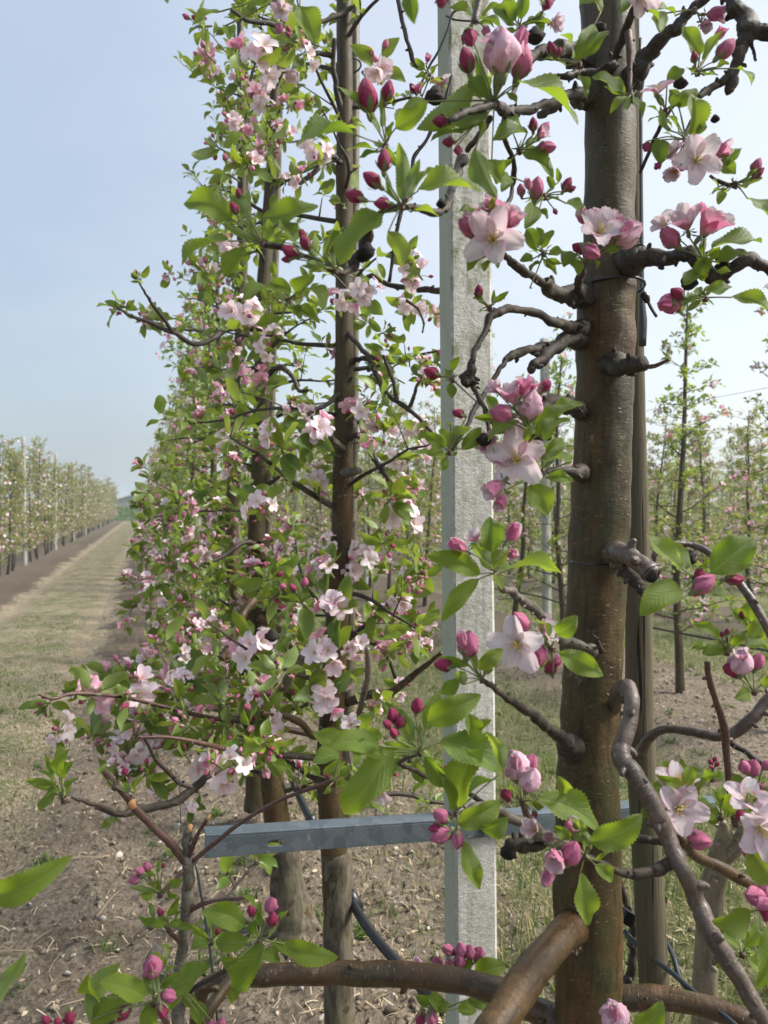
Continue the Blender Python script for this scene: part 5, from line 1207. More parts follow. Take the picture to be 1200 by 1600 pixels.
 (90, 1620, .62, [(B, 72, 1594, 18, -.3, -1, 0), (B, 90, 1597, 16, 0, -1, 0), (B, 108, 1590, 24, .2, -1, 0), (L, 100, 1600, 106, 1572, 9, dict(back=1))]),
 (-40, 1420, .45, [(L, -25, 1402, 114, 1336, 50, dict(s=-.08, r=10)), (L, -10, 1400, 98, 1352, 30, dict(s=-.05))]),
 (-50, 1600, .40, [(L, -25, 1590, 40, 1488, 26, dict(back=1))]),
 (250, 1396, .775, [(B, 210, 1375, 18, -.9, .1, 1), (B, 218, 1361, 16, -.6, -.5, 1), (B, 229, 1354, 17, .1, -.9, 1), (L, 243, 1392, 202, 1386, 8, dict(back=1)), (L, 242, 1368, 225, 1370, 14), (L, 246, 1390, 243, 1375, 16), (L, 246, 1365, 250, 1343, 8, dict(back=1)), (L, 264, 1380, 285, 1374, 18), (L, 262, 1392, 278, 1400, 16, dict(r=30)), (L, 240, 1394, 218, 1398, 10), (B, 255, 1352, 9, .2, -1, 0)]),
 (264, 1450, .775, [(B, 250, 1425, 14, -.3, -.8, 0), (L, 245, 1438, 218, 1432, 12), (L, 258, 1440, 236, 1446, 12), (L, 262, 1430, 280, 1400, 13), (L, 264, 1445, 284, 1438, 14), (L, 240, 1436, 234, 1410, 8, dict(back=1))]),
 (178, 1228, .75, [(L, 200, 1240, 192, 1222, 10, dict(back=1)), (L, 210, 1240, 224, 1212, 10), (B, 195, 1205, 14, .2, -1, 0), (L, 165, 1215, 154, 1200, 8, dict(back=1))]),
 (522, 1222, .75, [(L, 498, 1212, 488, 1195, 16), (L, 505, 1210, 540, 1190, 20), (L, 535, 1215, 548, 1198, 16), (B, 512, 1213, 10, -.2, -1, 0), (L, 525, 1225, 545, 1230, 12), (L, 515, 1228, 505, 1240, 10), (L, 530, 1180, 488, 1192, 24)]),
 (466, 1228, .77, [(B, 467, 1196, 11, 0, -1, 0), (L, 455, 1205, 440, 1196, 14), (L, 452, 1212, 446, 1200, 12), (L, 460, 1212, 452, 1218, 10), (L, 475, 1212, 490, 1200, 10), (L, 450, 1200, 424, 1192, 12)]),
 (580, 1165, .62, [(L, 545, 1160, 488, 1145, 26, dict(r=10)), (Fl, 595, 1240, 44, -.2, .5, .8, .45, .03)]),
 (100, 1248, .95, [(L, 82, 1225, 40, 1220, 14), (L, 84, 1212, 70, 1180, 14), (L, 92, 1212, 108, 1170, 18), (L, 96, 1215, 114, 1190, 20), (L, 90, 1232, 52, 1228, 16), (L, 104, 1242, 122, 1215, 12), (L, 88, 1240, 62, 1268, 18), (L, 85, 1222, 60, 1205, 16, dict(back=1)), (L, 95, 1235, 70, 1245, 18, dict(r=30))]),
]
HERO += [
 (812, 40, .80, [(Fl, 852, 10, 44, .4, -.6, .5, .55), (Fl, 866, 36, 40, .5, .5, .6, .5), (L, 800, 40, 770, 12, 24), (L, 815, 30, 818, -8, 26), (L, 825, 38, 862, 42, 20), (L, 805, 48, 778, 60, 16), (L, 830, 30, 845, 58, 18), (B, 790, 20, 16, -.3, -1, 0), (L, 805, 32, 792, -6, 22)]),
 (742, 28, .86, [(L, 740, 30, 700, 12, 18), (L, 738, 40, 722, 70, 14), (L, 748, 30, 785, 50, 20), (L, 742, 20, 738, -14, 20), (B, 760, 50, 18, .3, 1, 1), (B, 725, 60, 14, -.3, .8, 0)]),
 (672, 118, .95, [(Fl, 668, 94, 26, .2, -.6, .5, .5), (Fl, 690, 132, 40, -.2, -.7, .6, .25), (Fl, 655, 142, 30, -.5, -.7, .4, .55), (L, 664, 108, 640, 98, 16), (L, 672, 130, 700, 140, 16), (L, 668, 125, 648, 120, 14), (B, 645, 138, 16, -.6, -.8, 0)]),
 (1056, 1225, .80, [(L, 1052, 1215, 1030, 1190, 16), (L, 1060, 1218, 1066, 1185, 16), (L, 1066, 1222, 1096, 1200, 16), (L, 1050, 1228, 1010, 1232, 16), (L, 1066, 1232, 1095, 1240, 16), (L, 1060, 1236, 1075, 1262, 18)]),
 (1176, 1260, .84, [(L, 1170, 1250, 1140, 1232, 20), (L, 1180, 1250, 1196, 1215, 20), (L, 1182, 1264, 1215, 1262, 22), (L, 1172, 1266, 1150, 1290, 20), (B, 1190, 1230, 18, .3, -1, 1), (B, 1175, 1225, 16, -.2, -1, 0)]),
 (1160, 1490, .90, [(L, 1155, 1480, 1120, 1462, 24), (L, 1165, 1480, 1180, 1440, 22), (L, 1155, 1495, 1118, 1510, 24), (L, 1168, 1498, 1200, 1520, 26)]),
 (1172, 980, .74, [(L, 1165, 975, 1140, 950, 22), (L, 1172, 970, 1180, 935, 20), (L, 1180, 978, 1212, 958, 22), (B, 1160, 960, 14, -.3, -1, 0), (L, 1176, 990, 1200, 1015, 20)]),
 (640, 1185, .72, [(L, 632, 1180, 600, 1160, 20), (L, 645, 1190, 660, 1225, 22), (L, 632, 1192, 604, 1210, 20), (B, 590, 1175, 18, -.8, -.3, 1), (L, 638, 1178, 640, 1145, 18)]),
 (560, 1150, .95, [(L, 555, 1145, 530, 1120, 22), (L, 565, 1142, 585, 1112, 22), (L, 550, 1155, 510, 1160, 20), (Fl, 548, 1130, 40, -.3, -.6, .8, .3), (L, 568, 1155, 600, 1150, 20), (B, 575, 1128, 16, .3, -1, 1)]),
 (330, 1470, .85, [(L, 325, 1465, 300, 1445, 16), (L, 335, 1462, 348, 1440, 14), (L, 325, 1475, 298, 1482, 14), (B, 340, 1455, 12, .3, -1, 0)]),
]
for c in HERO: cluster(T1, *c)
# stray leaves from limbs overhead, closer to the lens
cluster(T1, 470, -20, .75, [(L, 468, 10, 494, 70, 44, dict(r=0, a=.33)), (L, 385, 5, 440, -10, 30), (L, 344, 18, 300, 41, 20, dict(s=-.1)), (L, 352, 40, 358, 62, 20), (Fl, 440, 15, 40, 0, .5, .8, .5), (B, 436, 45, 18, 0, 1, 1)])
cluster(T1, 700, -40, .42, [(B, 690, 2, 26, -.3, 1, 0), (L, 640, -20, 648, 38, 24), (B, 855, 5, 24, .2, 1, 0), (L, 258, -30, 262, 6, 18), (L, 820, -30, 850, 8, 22)])
branch(T1, [(1000, 1, 5, .7), (1002, -10, 8, .7), (1040, -60, 10, .7)], 'twig', seed=91)
branch(T1, [(754, -30, 12, .42), (748, 5, 12, .42), (741, 35, 13, .42)], 'twigp', seed=92, rough=.05)
# ------------------------------------------------------------------ stakes, canes, ties, wires, hoses
def stake_obj(name, lst, mat, label, cat, group=None, z=None, seg=16, sub=6, rough=.03, rings=0, seed=0):
    pts, rad = pw(lst, z); b = Buf(); b.add(tube(pts, rad, seg, sub, rough, 30, seed=seed, rings=rings))
    return tag(part(name, b, [M[mat]], origin=pts[-1]), label, cat, group)
stake_obj('wooden_stake', [(984, -300, 22), (987, 0, 22), (989, 300, 26), (992, 550, 28), (995, 750, 32), (998, 950, 40), (1000, 1150, 44), (1009, 1300, 46), (1017, 1450, 46), (1024, 1600, 46), (1035, 2000, 46), (1052, 2640, 46)], 'stake', 'mossy split wooden stake standing close behind the thick brown trunk', 'stake', z=.905, seg=20, seed=8)
def tie(cxp, cyp, z, rx_px, label, depth=.05, tail=True, w=4.5, group=None):
    c = P(cxp, cyp, z); r = rx_px/F*z; b = Buf(); pts = []
    for k in range(25):
        a = 2*math.pi*k/24; pts.append(c+RIGHT*math.cos(a)*r+Vector((BACK.x, BACK.y, 0)).normalized()*math.sin(a)*r*.95+UP*math.sin(a+.5)*r*.10)
    b.add(tube(pts, [w/2/F*z]*25, 6, 1, cap=False))
    if tail:
        q = P(cxp+rx_px+4, cyp+12, z-.01); b.add(tube([q+UP*.004-RIGHT*.004, q, q-UP*.006+RIGHT*.002], [.0035, .005, .003], 8, 2))
        b.add(tube([q, q+RIGHT*.006-UP*.012, q+RIGHT*.012-UP*.022], [.0022, .002, .0018], 6, 2))
    return tag(part('cable_tie', b, [M['black']], origin=c), label, 'cable tie', group)
tie(952, 452, .832, 53, 'black cable tie with knotted tail around the thick trunk and its stake')
b = Buf(); b.add(tube(*pw([(1001, 60, 6, .86), (1002, 300, 6, .86), (1003, 450, 8, .86), (1005, 500, 13, .86), (1004, 540, 12, .86)]), 6, 3))
tag(part('rubber_strap', b, [M['black']], origin=P(1002, 300, .86)), 'flat black strap hanging down along the stake behind the thick trunk', 'strap')
b = Buf(); b.add(tube(*pw([(892, 877, 3, .81), (900, 879, 4, .795), (930, 884, 5, .788), (962, 882, 5, .795), (975, 878, 4, .81)]), 6, 3))
tag(part('tie_wire', b, [M['black']], origin=P(930, 884, .79)), 'thin dark wire wrapped round the trunk below the knobbly stub', 'wire')
for lst, nm, lab, mat in [
 ([(730, 3, 4, 1.0), (727, 10, 4, 1.0), (708, 20, 4, 1.0), (700, 45, 4, 1.0), (685, 80, 4, 1.0), (674, 98, 4, 1.0), (670, 106, 4, 1.0), (655, 136, 3, 1.0)], 'tie_wire', 'bent black wire hanging down at the top of the concrete post', 'black'),
 ([(697, 25, 3, 1.08), (712, 31, 3, 1.07), (735, 33, 3, 1.07), (760, 34, 3, 1.09)], 'tie_wire', 'short black wire crossing the face of the concrete post near its top', 'black'),
 ([(975, 1455, 8, .93), (1010, 1490, 8, .90), (1050, 1520, 8, .86), (1090, 1555, 8, .82), (1135, 1590, 9, .78), (1180, 1630, 9, .75)], 'cable', 'dark blue grey cable looping down right of the trunk', 'wire'),
 ([(985, 1437, 8, .97), (1012, 1455, 7, .95), (1038, 1470, 8, .93), (1052, 1495, 8, .90), (1063, 1530, 8, .87), (1085, 1555, 8, .84), (1110, 1575, 8, .82)], 'cable', 'pale grey cable hanging in a loop behind the wooden stake', 'wire'),
 ([(306, 1350, 4, 1.3), (318, 1420, 4, 1.3), (330, 1500, 4, 1.3), (340, 1600, 4, 1.3)], 'tie_wire', 'thin grey wire running down beside the snapped shoot', 'wire'),
 ([(280, 1210, 1.5, 1.3), (283, 1300, 1.5, 1.3)], 'tie_wire', 'hair thin wire above the snapped shoot', 'wire'),
 ([(565, 1078, 3, 1.9), (610, 1105, 3, 1.8), (655, 1142, 3, 1.7)], 'tie_wire', 'thin dark wire slanting between the second trunk and the post', 'black'),
]:
    pts, rad = pw(lst); b = Buf(); b.add(tube(pts, rad, 8, 5)); tag(part(nm, b, [M[mat]], origin=pts[0]), lab, 'cable' if nm == 'cable' else 'wire')
b = Buf(); b.add(box(0, 0, 0, .020, .016, .016, .002)); T = b.tpl(); b = Buf(); b.add(T, Matrix.Translation(P(978, 1432, .93)) @ Matrix.Rotation(.6, 4, 'Y'))
tag(part('hose_clip', b, [M['black']], origin=P(978, 1432, .93), smooth=False), 'small black clip holding the cables behind the trunk', 'clip')
hp, hr_ = pw([(455, 1215, 10, 2.35), (470, 1250, 11, 2.3), (488, 1287, 12, 2.2), (520, 1345, 13, 2.0), (548, 1405, 14, 1.9), (575, 1450, 15, 1.8), (612, 1495, 16, 1.72), (660, 1545, 17, 1.62), (720, 1590, 18, 1.5)])
hose = empty('drip_hose', hp[0]); tag(hose, 'black drip hose sloping down behind the second trunk towards the post', 'hose')
b = Buf(); b.add(tube(hp, hr_, 12, 5)); part('tube', b, [M['black']], hose)
b = Buf(); b.add(tube(*pw([(484, 1276, 17, 2.2), (490, 1290, 17, 2.2)]), 12, 2)); part('joint', b, [M['black']], hose); b = Buf(); b.add(tube(*pw([(546, 1396, 20, 1.9), (560, 1420, 20, 1.9)]), 12, 2)); part('joint', b, [M['black']], hose)

# ------------------------------------------------------------------ the second, third and fourth trees of the same row
def near_tree(lst, z, seed, label, kw, brs, spots_px, mat='trunk2', cap=95, skipbox=None, fills=()):
    pts, rad = pw(lst, z)
    pts = pts[::-1]; rad = rad[::-1]
    t = empty('apple_tree', pts[0]); tag(t, label, 'apple tree')
    b = Buf(); b.add(tube(pts, rad, 24, 8, .06, 30, seed=seed, rings=.02)); part('trunk', b, [M[mat]], t)
    # rough bark collar at the foot
    bl, fol, spots = grow(seed, pts, rad, 0, **kw)
    for o, bb in bl: part('branch', bb, [M['twig']], t, origin=o)
    rr = random.Random(seed+5)
    for k, (mt, l2) in enumerate(brs): branch(t, l2, mt, seed=seed*10+k, rough=.15, seg=10)
    for x, y, zz, w in [s if len(s) == 4 else (*s, 5) for s in []]: pass
    n = 0; fl2 = fol
    for (x, y, size, kd) in spots_px:
        zz = z+rr.uniform(-.22, .05) if size < 60 else z-.2
        c = P(x, y, zz); s = 1.18*size/F*zz/.082
        d = toscreen(rr.uniform(-.5, .5), rr.uniform(-.7, .2))
        Mx = Matrix.Translation(c-d*.012) @ d.to_track_quat('Z', 'Y').to_matrix().to_4x4() @ Matrix.Rotation(rr.random()*6, 4, 'Z') @ Matrix.Scale(min(1.5, max(.6, s)), 4)
        placed('blossom_cluster', cluster_mesh(kd+4*rr.randrange(3)), t, Mx); n += 1
    for (x0, x1, y0, y1, m, za, zb_, kk) in fills:
        for q in range(m):
            c = P(rr.uniform(x0, x1), rr.uniform(y0, y1), rr.uniform(za, zb_)); d = (rdir(rr, -.2, 1)+Vector((-.3, -.2, 0))).normalized()
            Mx = Matrix.Translation(c) @ d.to_track_quat('Z', 'Y').to_matrix().to_4x4() @ Matrix.Rotation(rr.random()*6, 4, 'Z') @ Matrix.Scale(rr.uniform(.75, 1.15), 4)
            fl2.add(cluster_tpl(rr.choice(kk)+4*rr.randrange(3)), Mx)
    rr.shuffle(spots)
    for o, a, kd in spots:
        if n >= cap: break
        x, y, zz = px_of(o)
        if skipbox and skipbox(x, y): continue
        Mx = Matrix.Translation(o) @ a.to_track_quat('Z', 'Y').to_matrix().to_4x4() @ Matrix.Scale(rr.uniform(.7, 1.05), 4)
        placed('blossom_cluster', cluster_mesh(rr.choice((1, 2, 2, 3, 3, 0))+4*rr.randrange(3)), t, Mx); n += 1
    if not fol.empty(): part('crown', fol, MS_CL, t)
    return t

T2 = near_tree([(538, -900, 16), (540, -300, 20), (538, 0, 24), (539, 150, 25), (538, 300, 27), (538, 500, 28), (537, 650, 31), (535, 800, 33), (531, 900, 34), (525, 1000, 37), (519, 1100, 38), (515, 1200, 40), (521, 1300, 43), (526, 1400, 43), (529, 1500, 42), (530, 1600, 42), (530, 1690, 52)], 1.89, 21,
    'second apple tree of the near row, straight mossy trunk with a cane at its right', dict(h0=.62, dens=.92, reach=.46, leafk=.65, spursize=.052, bloomk=.55, squash=.9, top_reach=.24),
    [('twig', [(548, 568, 13, 1.88), (560, 561, 10, 1.87), (576, 562, 9, 1.85), (588, 585, 9, 1.83), (600, 608, 9, 1.8), (620, 628, 9, 1.78), (640, 640, 9, 1.76), (662, 662, 7, 1.74), (675, 675, 5, 1.72)]),
     ('twig', [(640, 636, 7, 1.76), (648, 612, 6, 1.75), (660, 585, 4, 1.74)]), ('twig', [(620, 628, 8, 1.78), (617, 605, 7, 1.78), (606, 575, 6, 1.78), (598, 555, 5, 1.78)]),
     ('twig', [(545, 645, 8, 1.87), (562, 658, 9, 1.84), (573, 690, 10, 1.82), (585, 715, 11, 1.8), (597, 735, 10, 1.78), (607, 750, 7, 1.76)]),
     ('twig', [(546, 684, 12, 1.87), (558, 680, 11, 1.85), (572, 692, 10, 1.83)]), ('greyb', [(538, 738, 15, 1.86), (550, 736, 12, 1.82), (562, 735, 11, 1.8)]),
     ('greyb', [(535, 700, 12, 1.86), (522, 690, 10, 1.82), (516, 680, 9, 1.8)]),
     ('twig', [(530, 615, 8, 1.87), (510, 632, 9, 1.84), (495, 640, 9, 1.82), (482, 648, 6, 1.8)]),
     ('twig', [(545, 458, 9, 1.87), (566, 445, 8, 1.84), (580, 430, 8, 1.82), (592, 438, 8, 1.8), (620, 448, 10, 1.77), (655, 452, 11, 1.74), (690, 455, 11, 1.72)]),
     ('twig', [(635, 470, 5, 1.76), (652, 482, 4, 1.76), (662, 505, 4, 1.75), (660, 520, 3, 1.75)]),
     ('twig', [(545, 520, 9, 1.87), (565, 545, 8, 1.83), (585, 560, 7, 1.8)]),
     ('twigp', [(574, 1012, 9, 1.6), (575, 1050, 9, 1.6), (570, 1080, 9, 1.6), (562, 1110, 10, 1.62), (556, 1150, 9, 1.65)]),
     ('palebark', [(440, 1080, 15, 1.75), (455, 1052, 15, 1.72), (475, 1025, 14, 1.7), (492, 1012, 12, 1.7)]),
     ('bough', [(520, 1140, 13, 1.86), (490, 1150, 12, 1.8), (470, 1130, 11, 1.75), (440, 1117, 10, 1.7), (410, 1115, 9, 1.65)]),
     ('bough', [(540, 1098, 14, 1.9), (580, 1085, 14, 1.9), (610, 1082, 13, 1.9), (640, 1060, 11, 1.88), (665, 1040, 8, 1.85), (690, 1020, 6, 1.8)]),
     ('twig', [(545, 985, 6, 1.86), (570, 998, 6, 1.82), (600, 1020, 6, 1.8), (618, 1060, 6, 1.8)]),
     ('twig', [(534, 180, 12, 1.88), (526, 140, 11, 1.86), (520, 100, 9, 1.84), (522, 60, 7, 1.82)]), ('twig', [(520, 90, 9, 1.84), (500, 82, 8, 1.82), (478, 90, 7, 1.8), (465, 100, 5, 1.78)]),
     ('twig', [(550, 12, 9, 1.87), (520, 28, 8, 1.84), (500, 35, 6, 1.82), (470, 42, 7, 1.8), (430, 38, 8, 1.76), (390, 32, 7, 1.72), (360, 15, 5, 1.7)]),
     ('twig', [(536, 255, 10, 1.88), (515, 245, 8, 1.84), (495, 265, 8, 1.82), (470, 285, 7, 1.8), (450, 282, 5, 1.78)]),
     ('twig', [(622, -20, 0.1, 1.7), (640, 60, .1, 1.7)]),
     ('twigr', [(60, 1085, 3, 1.45), (85, 1092, 5, 1.47), (112, 1084, 6, 1.5), (165, 1086, 6, 1.55), (205, 1092, 6, 1.6), (260, 1105, 6, 1.65), (330, 1122, 7, 1.7), (400, 1130, 8, 1.75), (500, 1150, 11, 1.86)]),
     ('twig', [(150, 1262, 5, 1.35), (190, 1272, 12, 1.4), (215, 1264, 16, 1.43), (260, 1258, 15, 1.46), (300, 1234, 16, 1.5), (335, 1205, 12, 1.55), (400, 1180, 10, 1.65), (500, 1185, 12, 1.86)]),
     ('twig', [(112, 1246, 4, 1.2), (140, 1255, 6, 1.22), (175, 1268, 8, 1.27)]),
     ('twig', [(300, 1230, 8, 1.4), (270, 1215, 7, 1.38), (240, 1180, 6, 1.35), (225, 1150, 5, 1.33)]),
     ('twigr', [(215, 1152, 4, 1.3), (260, 1152, 5, 1.32), (300, 1158, 6, 1.35), (350, 1170, 8, 1.45)]),
    ],
    [(495, 683, 62, 0), (465, 640, 48, 1), (600, 673, 48, 1), (618, 715, 36, 1), (622, 765, 52, 1), (625, 803, 58, 0), (667, 592, 36, 2), (663, 560, 26, 2), (497, 750, 48, 0), (410, 792, 50, 1), (425, 672, 44, 0), (650, 765, 34, 2), (565, 775, 34, 2),
     (510, 848, 34, 0), (545, 895, 50, 0), (572, 868, 52, 0), (440, 900, 42, 1), (632, 930, 46, 1), (530, 948, 62, 0), (512, 1018, 66, 0), (553, 1012, 44, 0), (500, 1085, 66, 0), (397, 1010, 80, 0), (610, 890, 30, 2), (495, 862, 30, 2), (662, 1008, 30, 1),
     (572, 462, 52, 0), (528, 470, 44, 1), (640, 470, 44, 1), (655, 430, 50, 1), (645, 405, 40, 1), (515, 545, 26, 1), (497, 248, 50, 0), (470, 275, 40, 1), (590, 100, 56, 1), (398, 100, 88, 0), (430, 122, 50, 0), (402, 160, 50, 1), (480, 160, 30, 1), (385, 492, 60, 0), (415, 540, 36, 1), (430, 520, 30, 1), (360, 540, 36, 2), (365, 545, 30, 2),
     (215, 1085, 84, 0), (218, 1120, 60, 0), (205, 1172, 64, 0), (240, 1170, 52, 0), (335, 1192, 78, 0), (405, 1125, 64, 1), (345, 1082, 44, 2), (260, 1072, 50, 1), (315, 1070, 50, 1), (285, 1060, 44, 0), (92, 1142, 46, 1), (252, 1240, 36, 1), (180, 1270, 36, 1), (265, 1160, 34, 2), (300, 1260, 26, 0), (190, 1048, 44, 2), (75, 1100, 40, 3), (120, 1085, 44, 3), (160, 1095, 44, 3), (200, 1195, 40, 3), (380, 1080, 60, 3), (350, 1140, 60, 3), (230, 1210, 50, 3), (455, 1095, 50, 3), (470, 940, 70, 3), (420, 905, 60, 3), (480, 690, 40, 3), (440, 700, 60, 3), (380, 660, 50, 3), (610, 780, 50, 3), (290, 1140, 50, 3), (595, 575, 46, 3), (640, 560, 40, 3), (600, 520, 36, 3), (590, 640, 36, 3), (600, 850, 46, 3), (585, 950, 50, 3), (640, 980, 50, 3), (620, 1000, 46, 3), (655, 900, 40, 3)],
    skipbox=lambda x, y: 560 < x < 1300 or (y > 1220 and x > 330),
    fills=[(140, 470, 1050, 1220, 44, 1.45, 1.95, (2, 3, 1)), (380, 690, 860, 1110, 38, 1.7, 2.1, (3, 1, 2, 0)), (560, 690, 480, 700, 12, 1.75, 2, (3, 1)), (330, 480, 420, 720, 10, 1.75, 2.1, (3, 0, 2, 1)), (430, 690, 640, 860, 7, 1.75, 2.1, (3, 1, 0)), (310, 480, 0, 280, 14, 1.6, 1.9, (3, 1))])
T3 = near_tree([(436, -350, 12), (432, 0, 14), (428, 200, 17), (422, 300, 19), (412, 450, 22), (410, 560, 24), (407, 700, 25), (402, 800, 26), (398, 900, 29), (400, 1000, 30), (408, 1100, 33), (424, 1210, 36), (434, 1290, 40), (446, 1370, 46), (455, 1420, 62), (457, 1450, 78)], 2.5, 33,
    'third apple tree of the near row with a flared mossy foot in bare soil', dict(h0=.45, dens=1.1, reach=.52, leafk=.95, spursize=.052, bloomk=.9, squash=.85, top_reach=.16),
    [('twig', [(410, 500, 11, 2.48), (385, 505, 10, 2.42), (350, 515, 10, 2.36), (335, 528, 10, 2.32), (305, 538, 10, 2.28), (275, 522, 8, 2.24), (240, 507, 7, 2.2), (205, 493, 6, 2.16), (190, 485, 4, 2.14), (180, 478, 3, 2.13)]),
     ('twig', [(270, 518, 6, 2.23), (250, 492, 6, 2.2), (235, 470, 5, 2.17), (225, 455, 4, 2.15), (216, 440, 3, 2.14)]),
     ('twig', [(420, 585, 9, 2.48), (432, 575, 8, 2.44), (445, 577, 8, 2.42), (458, 592, 7, 2.4), (468, 610, 7, 2.38), (482, 610, 5, 2.36)]),
     ('bough', [(395, 938, 16, 2.4), (382, 955, 14, 2.34), (368, 980, 13, 2.3), (358, 1010, 12, 2.28), (345, 1030, 11, 2.26)]),
     ('bough', [(405, 965, 16, 2.46), (430, 980, 14, 2.44), (450, 1000, 14, 2.42), (465, 1030, 12, 2.4)]),
     ('twig', [(398, 850, 10, 2.46), (380, 848, 9, 2.4), (345, 870, 8, 2.35), (320, 880, 6, 2.3)])],
    [(180, 480, 34, 3), (190, 478, 30, 3), (215, 438, 28, 3), (228, 500, 34, 3), (250, 498, 34, 2), (345, 688, 38, 0), (345, 690, 30, 0), (310, 660, 36, 1), (290, 590, 34, 1), (325, 430, 44, 2), (310, 420, 40, 2), (340, 445, 36, 2), (265, 425, 30, 2), (300, 975, 40, 2), (270, 940, 40, 2), (330, 985, 40, 1), (420, 850, 30, 1), (290, 870, 40, 2), (360, 850, 34, 2)], cap=96,
    fills=[(200, 470, 700, 1080, 120, 2.1, 3.0, (2, 3, 1, 1)), (290, 400, 300, 700, 16, 2.2, 2.8, (2, 3, 0, 1)), (330, 460, 30, 300, 12, 2.2, 2.6, (1, 2, 0))])
T4 = near_tree([(374, -60, 9), (376, 100, 11), (378, 300, 14), (374, 560, 17), (368, 700, 19), (362, 850, 21), (372, 960, 22), (385, 1060, 25), (395, 1160, 27), (401, 1230, 34), (403, 1262, 46)], 3.3, 44,
    'fourth apple tree of the near row, slender and wreathed in pink buds', dict(h0=.4, dens=1.2, reach=.54, leafk=1.0, spursize=.052, bloomk=.7, squash=.75, top_reach=.14), [('palebark', [(450, 1180, .2, 3), (460, 1190, .2, 3)])], [], cap=80)
# rough bark at the feet of the nearer trunks
for px_list, z, par in [([(526, 1330, 45), (528, 1450, 45), (530, 1600, 47), (530, 1690, 60)], 1.89, T2), ([(437, 1300, 43), (447, 1370, 49), (455, 1425, 66), (458, 1456, 92)], 2.5, T3)]:
    pts, rad = pw(px_list, z); b = Buf(); b.add(tube([p+BACK*.001 for p in pts], rad, 28, 8, .16, 42, seed=3)); part('bark_collar', b, [M['cork']], par, origin=pts[0])

canes = 'bamboo canes beside the trees of the near row'
stake_obj('bamboo_cane', [(556, -700, 12), (555, 0, 14), (554, 250, 15), (553, 600, 15), (550, 800, 16), (546, 1000, 17), (542, 1200, 18), (541, 1400, 19), (541, 1640, 20)], 'cane', 'bamboo cane tied at the right side of the second trunk', 'cane', z=2.0, rings=.05, seed=2)
stake_obj('bamboo_cane', [(441, -100, 9), (436, 200, 10), (428, 500, 11), (420, 800, 12), (417, 1000, 13), (430, 1330, 13)], 'cane', 'bamboo cane rising just right of the third trunk', 'cane', z=2.75, rings=.05, seed=3)
stake_obj('bamboo_cane', [(384, 60, 7), (386, 300, 8), (378, 560, 9), (371, 800, 10), (368, 1000, 10), (375, 1180, 10)], 'cane', 'thin bamboo cane against the slender fourth trunk', 'cane', z=3.5, rings=.05, seed=4)
tie(545, 102, 1.92, 19, 'black tie round the second trunk near the top of the picture', w=3)
tie(543, 645, 1.92, 19, 'black tie round the second trunk half way up', w=3)
tie(543, 858, 1.92, 20, 'black tie round the second trunk above the big white blossoms', w=3)
tie(384, 616, 3.4, 11, 'small black tie round the slender fourth trunk and its cane', w=2.5, tail=False)

# ------------------------------------------------------------------ the far trees: six grown shapes, copied along the rows
VAR = []
def far_variant(seed, lod, H, leafk, bloomk, size, dens):
    rr = random.Random(seed)
    pts = [Vector((0, 0, -.05))]; x = y = 0
    for k in range(1, 9):
        x += rr.uniform(-.035, .035); y += rr.uniform(-.035, .035); pts.append(Vector((x, y, H*k/8)))
    rad = [.036, .030, .027, .025, .022, .018, .014, .010, .005]
    bl, fol, spots = grow(seed, pts, rad, lod, h0=(.55 if lod == 1 else .48), dens=dens, reach=(.52 if lod == 1 else .46), leafk=leafk, bloomk=bloomk, spursize=size, squash=.72, top_reach=(.13 if lod == 1 else .30))
    tb = Buf(); tb.add(tube(pts, rad, 8 if lod == 1 else 5, 3 if lod == 1 else 1, .1, 20, seed=seed))
    for o, bb in bl:
        for p in bb.p: tb.p.append((p[0], p[1]+tb.n, p[2], p[3], p[4], p[5]))
        tb.n += bb.n
    bb = Buf()
    for o, a, kd in spots:
        nf, nb = ((3, 1), (2, 2), (1, 2), (0, 3))[kd]
        blossoms(bb, o, a, rr, lod, nf, nb, .028 if lod == 1 else .034)
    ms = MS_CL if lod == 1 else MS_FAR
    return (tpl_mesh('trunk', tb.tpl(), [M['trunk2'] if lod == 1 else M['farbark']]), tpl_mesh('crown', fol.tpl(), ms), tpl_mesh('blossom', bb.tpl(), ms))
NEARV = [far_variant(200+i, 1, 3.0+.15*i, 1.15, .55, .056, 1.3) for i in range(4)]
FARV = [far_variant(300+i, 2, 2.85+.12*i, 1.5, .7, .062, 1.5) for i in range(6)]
def plant(v, x, y, rot, s, label, group):
    z = ground_h(x, y) if y < 15 else 0
    t = empty('apple_tree', (x, y, z-.02)); t.rotation_euler = (random.Random(int(x*71+y*37)).uniform(-.045, .045), random.Random(int(x*31+y*57)).uniform(-.04, .04), rot); t.scale = (s, s, s*random.Random(int(x*91+y*17)).uniform(.86, 1.08))
    tag(t, label, 'apple tree', group)
    for nm, me in zip(('trunk', 'crown', 'blossom'), v):
        o = bpy.data.objects.new(nm, me); col.objects.link(o); o.parent = t
    return t
rr = random.Random(77)
y = 4.35; k = 0
while y < 74.5:
    near = y < 13
    plant((NEARV if near else FARV)[rr.randrange(4 if near else 6)], D_ROW+rr.uniform(-.05, .05), y, (0 if rr.random() < .5 else math.pi)+rr.uniform(-.5, .5), rr.uniform(.95, 1.08),
          'apple tree further along the near row, behind the fourth tree, pink buds over green' if near else 'small distant apple tree at the far end of the near row beside the grass path', 'apple trees along the near row' if near else 'distant apple trees of the near row')
    y += rr.uniform(.92, 1.08)
y = 13.5
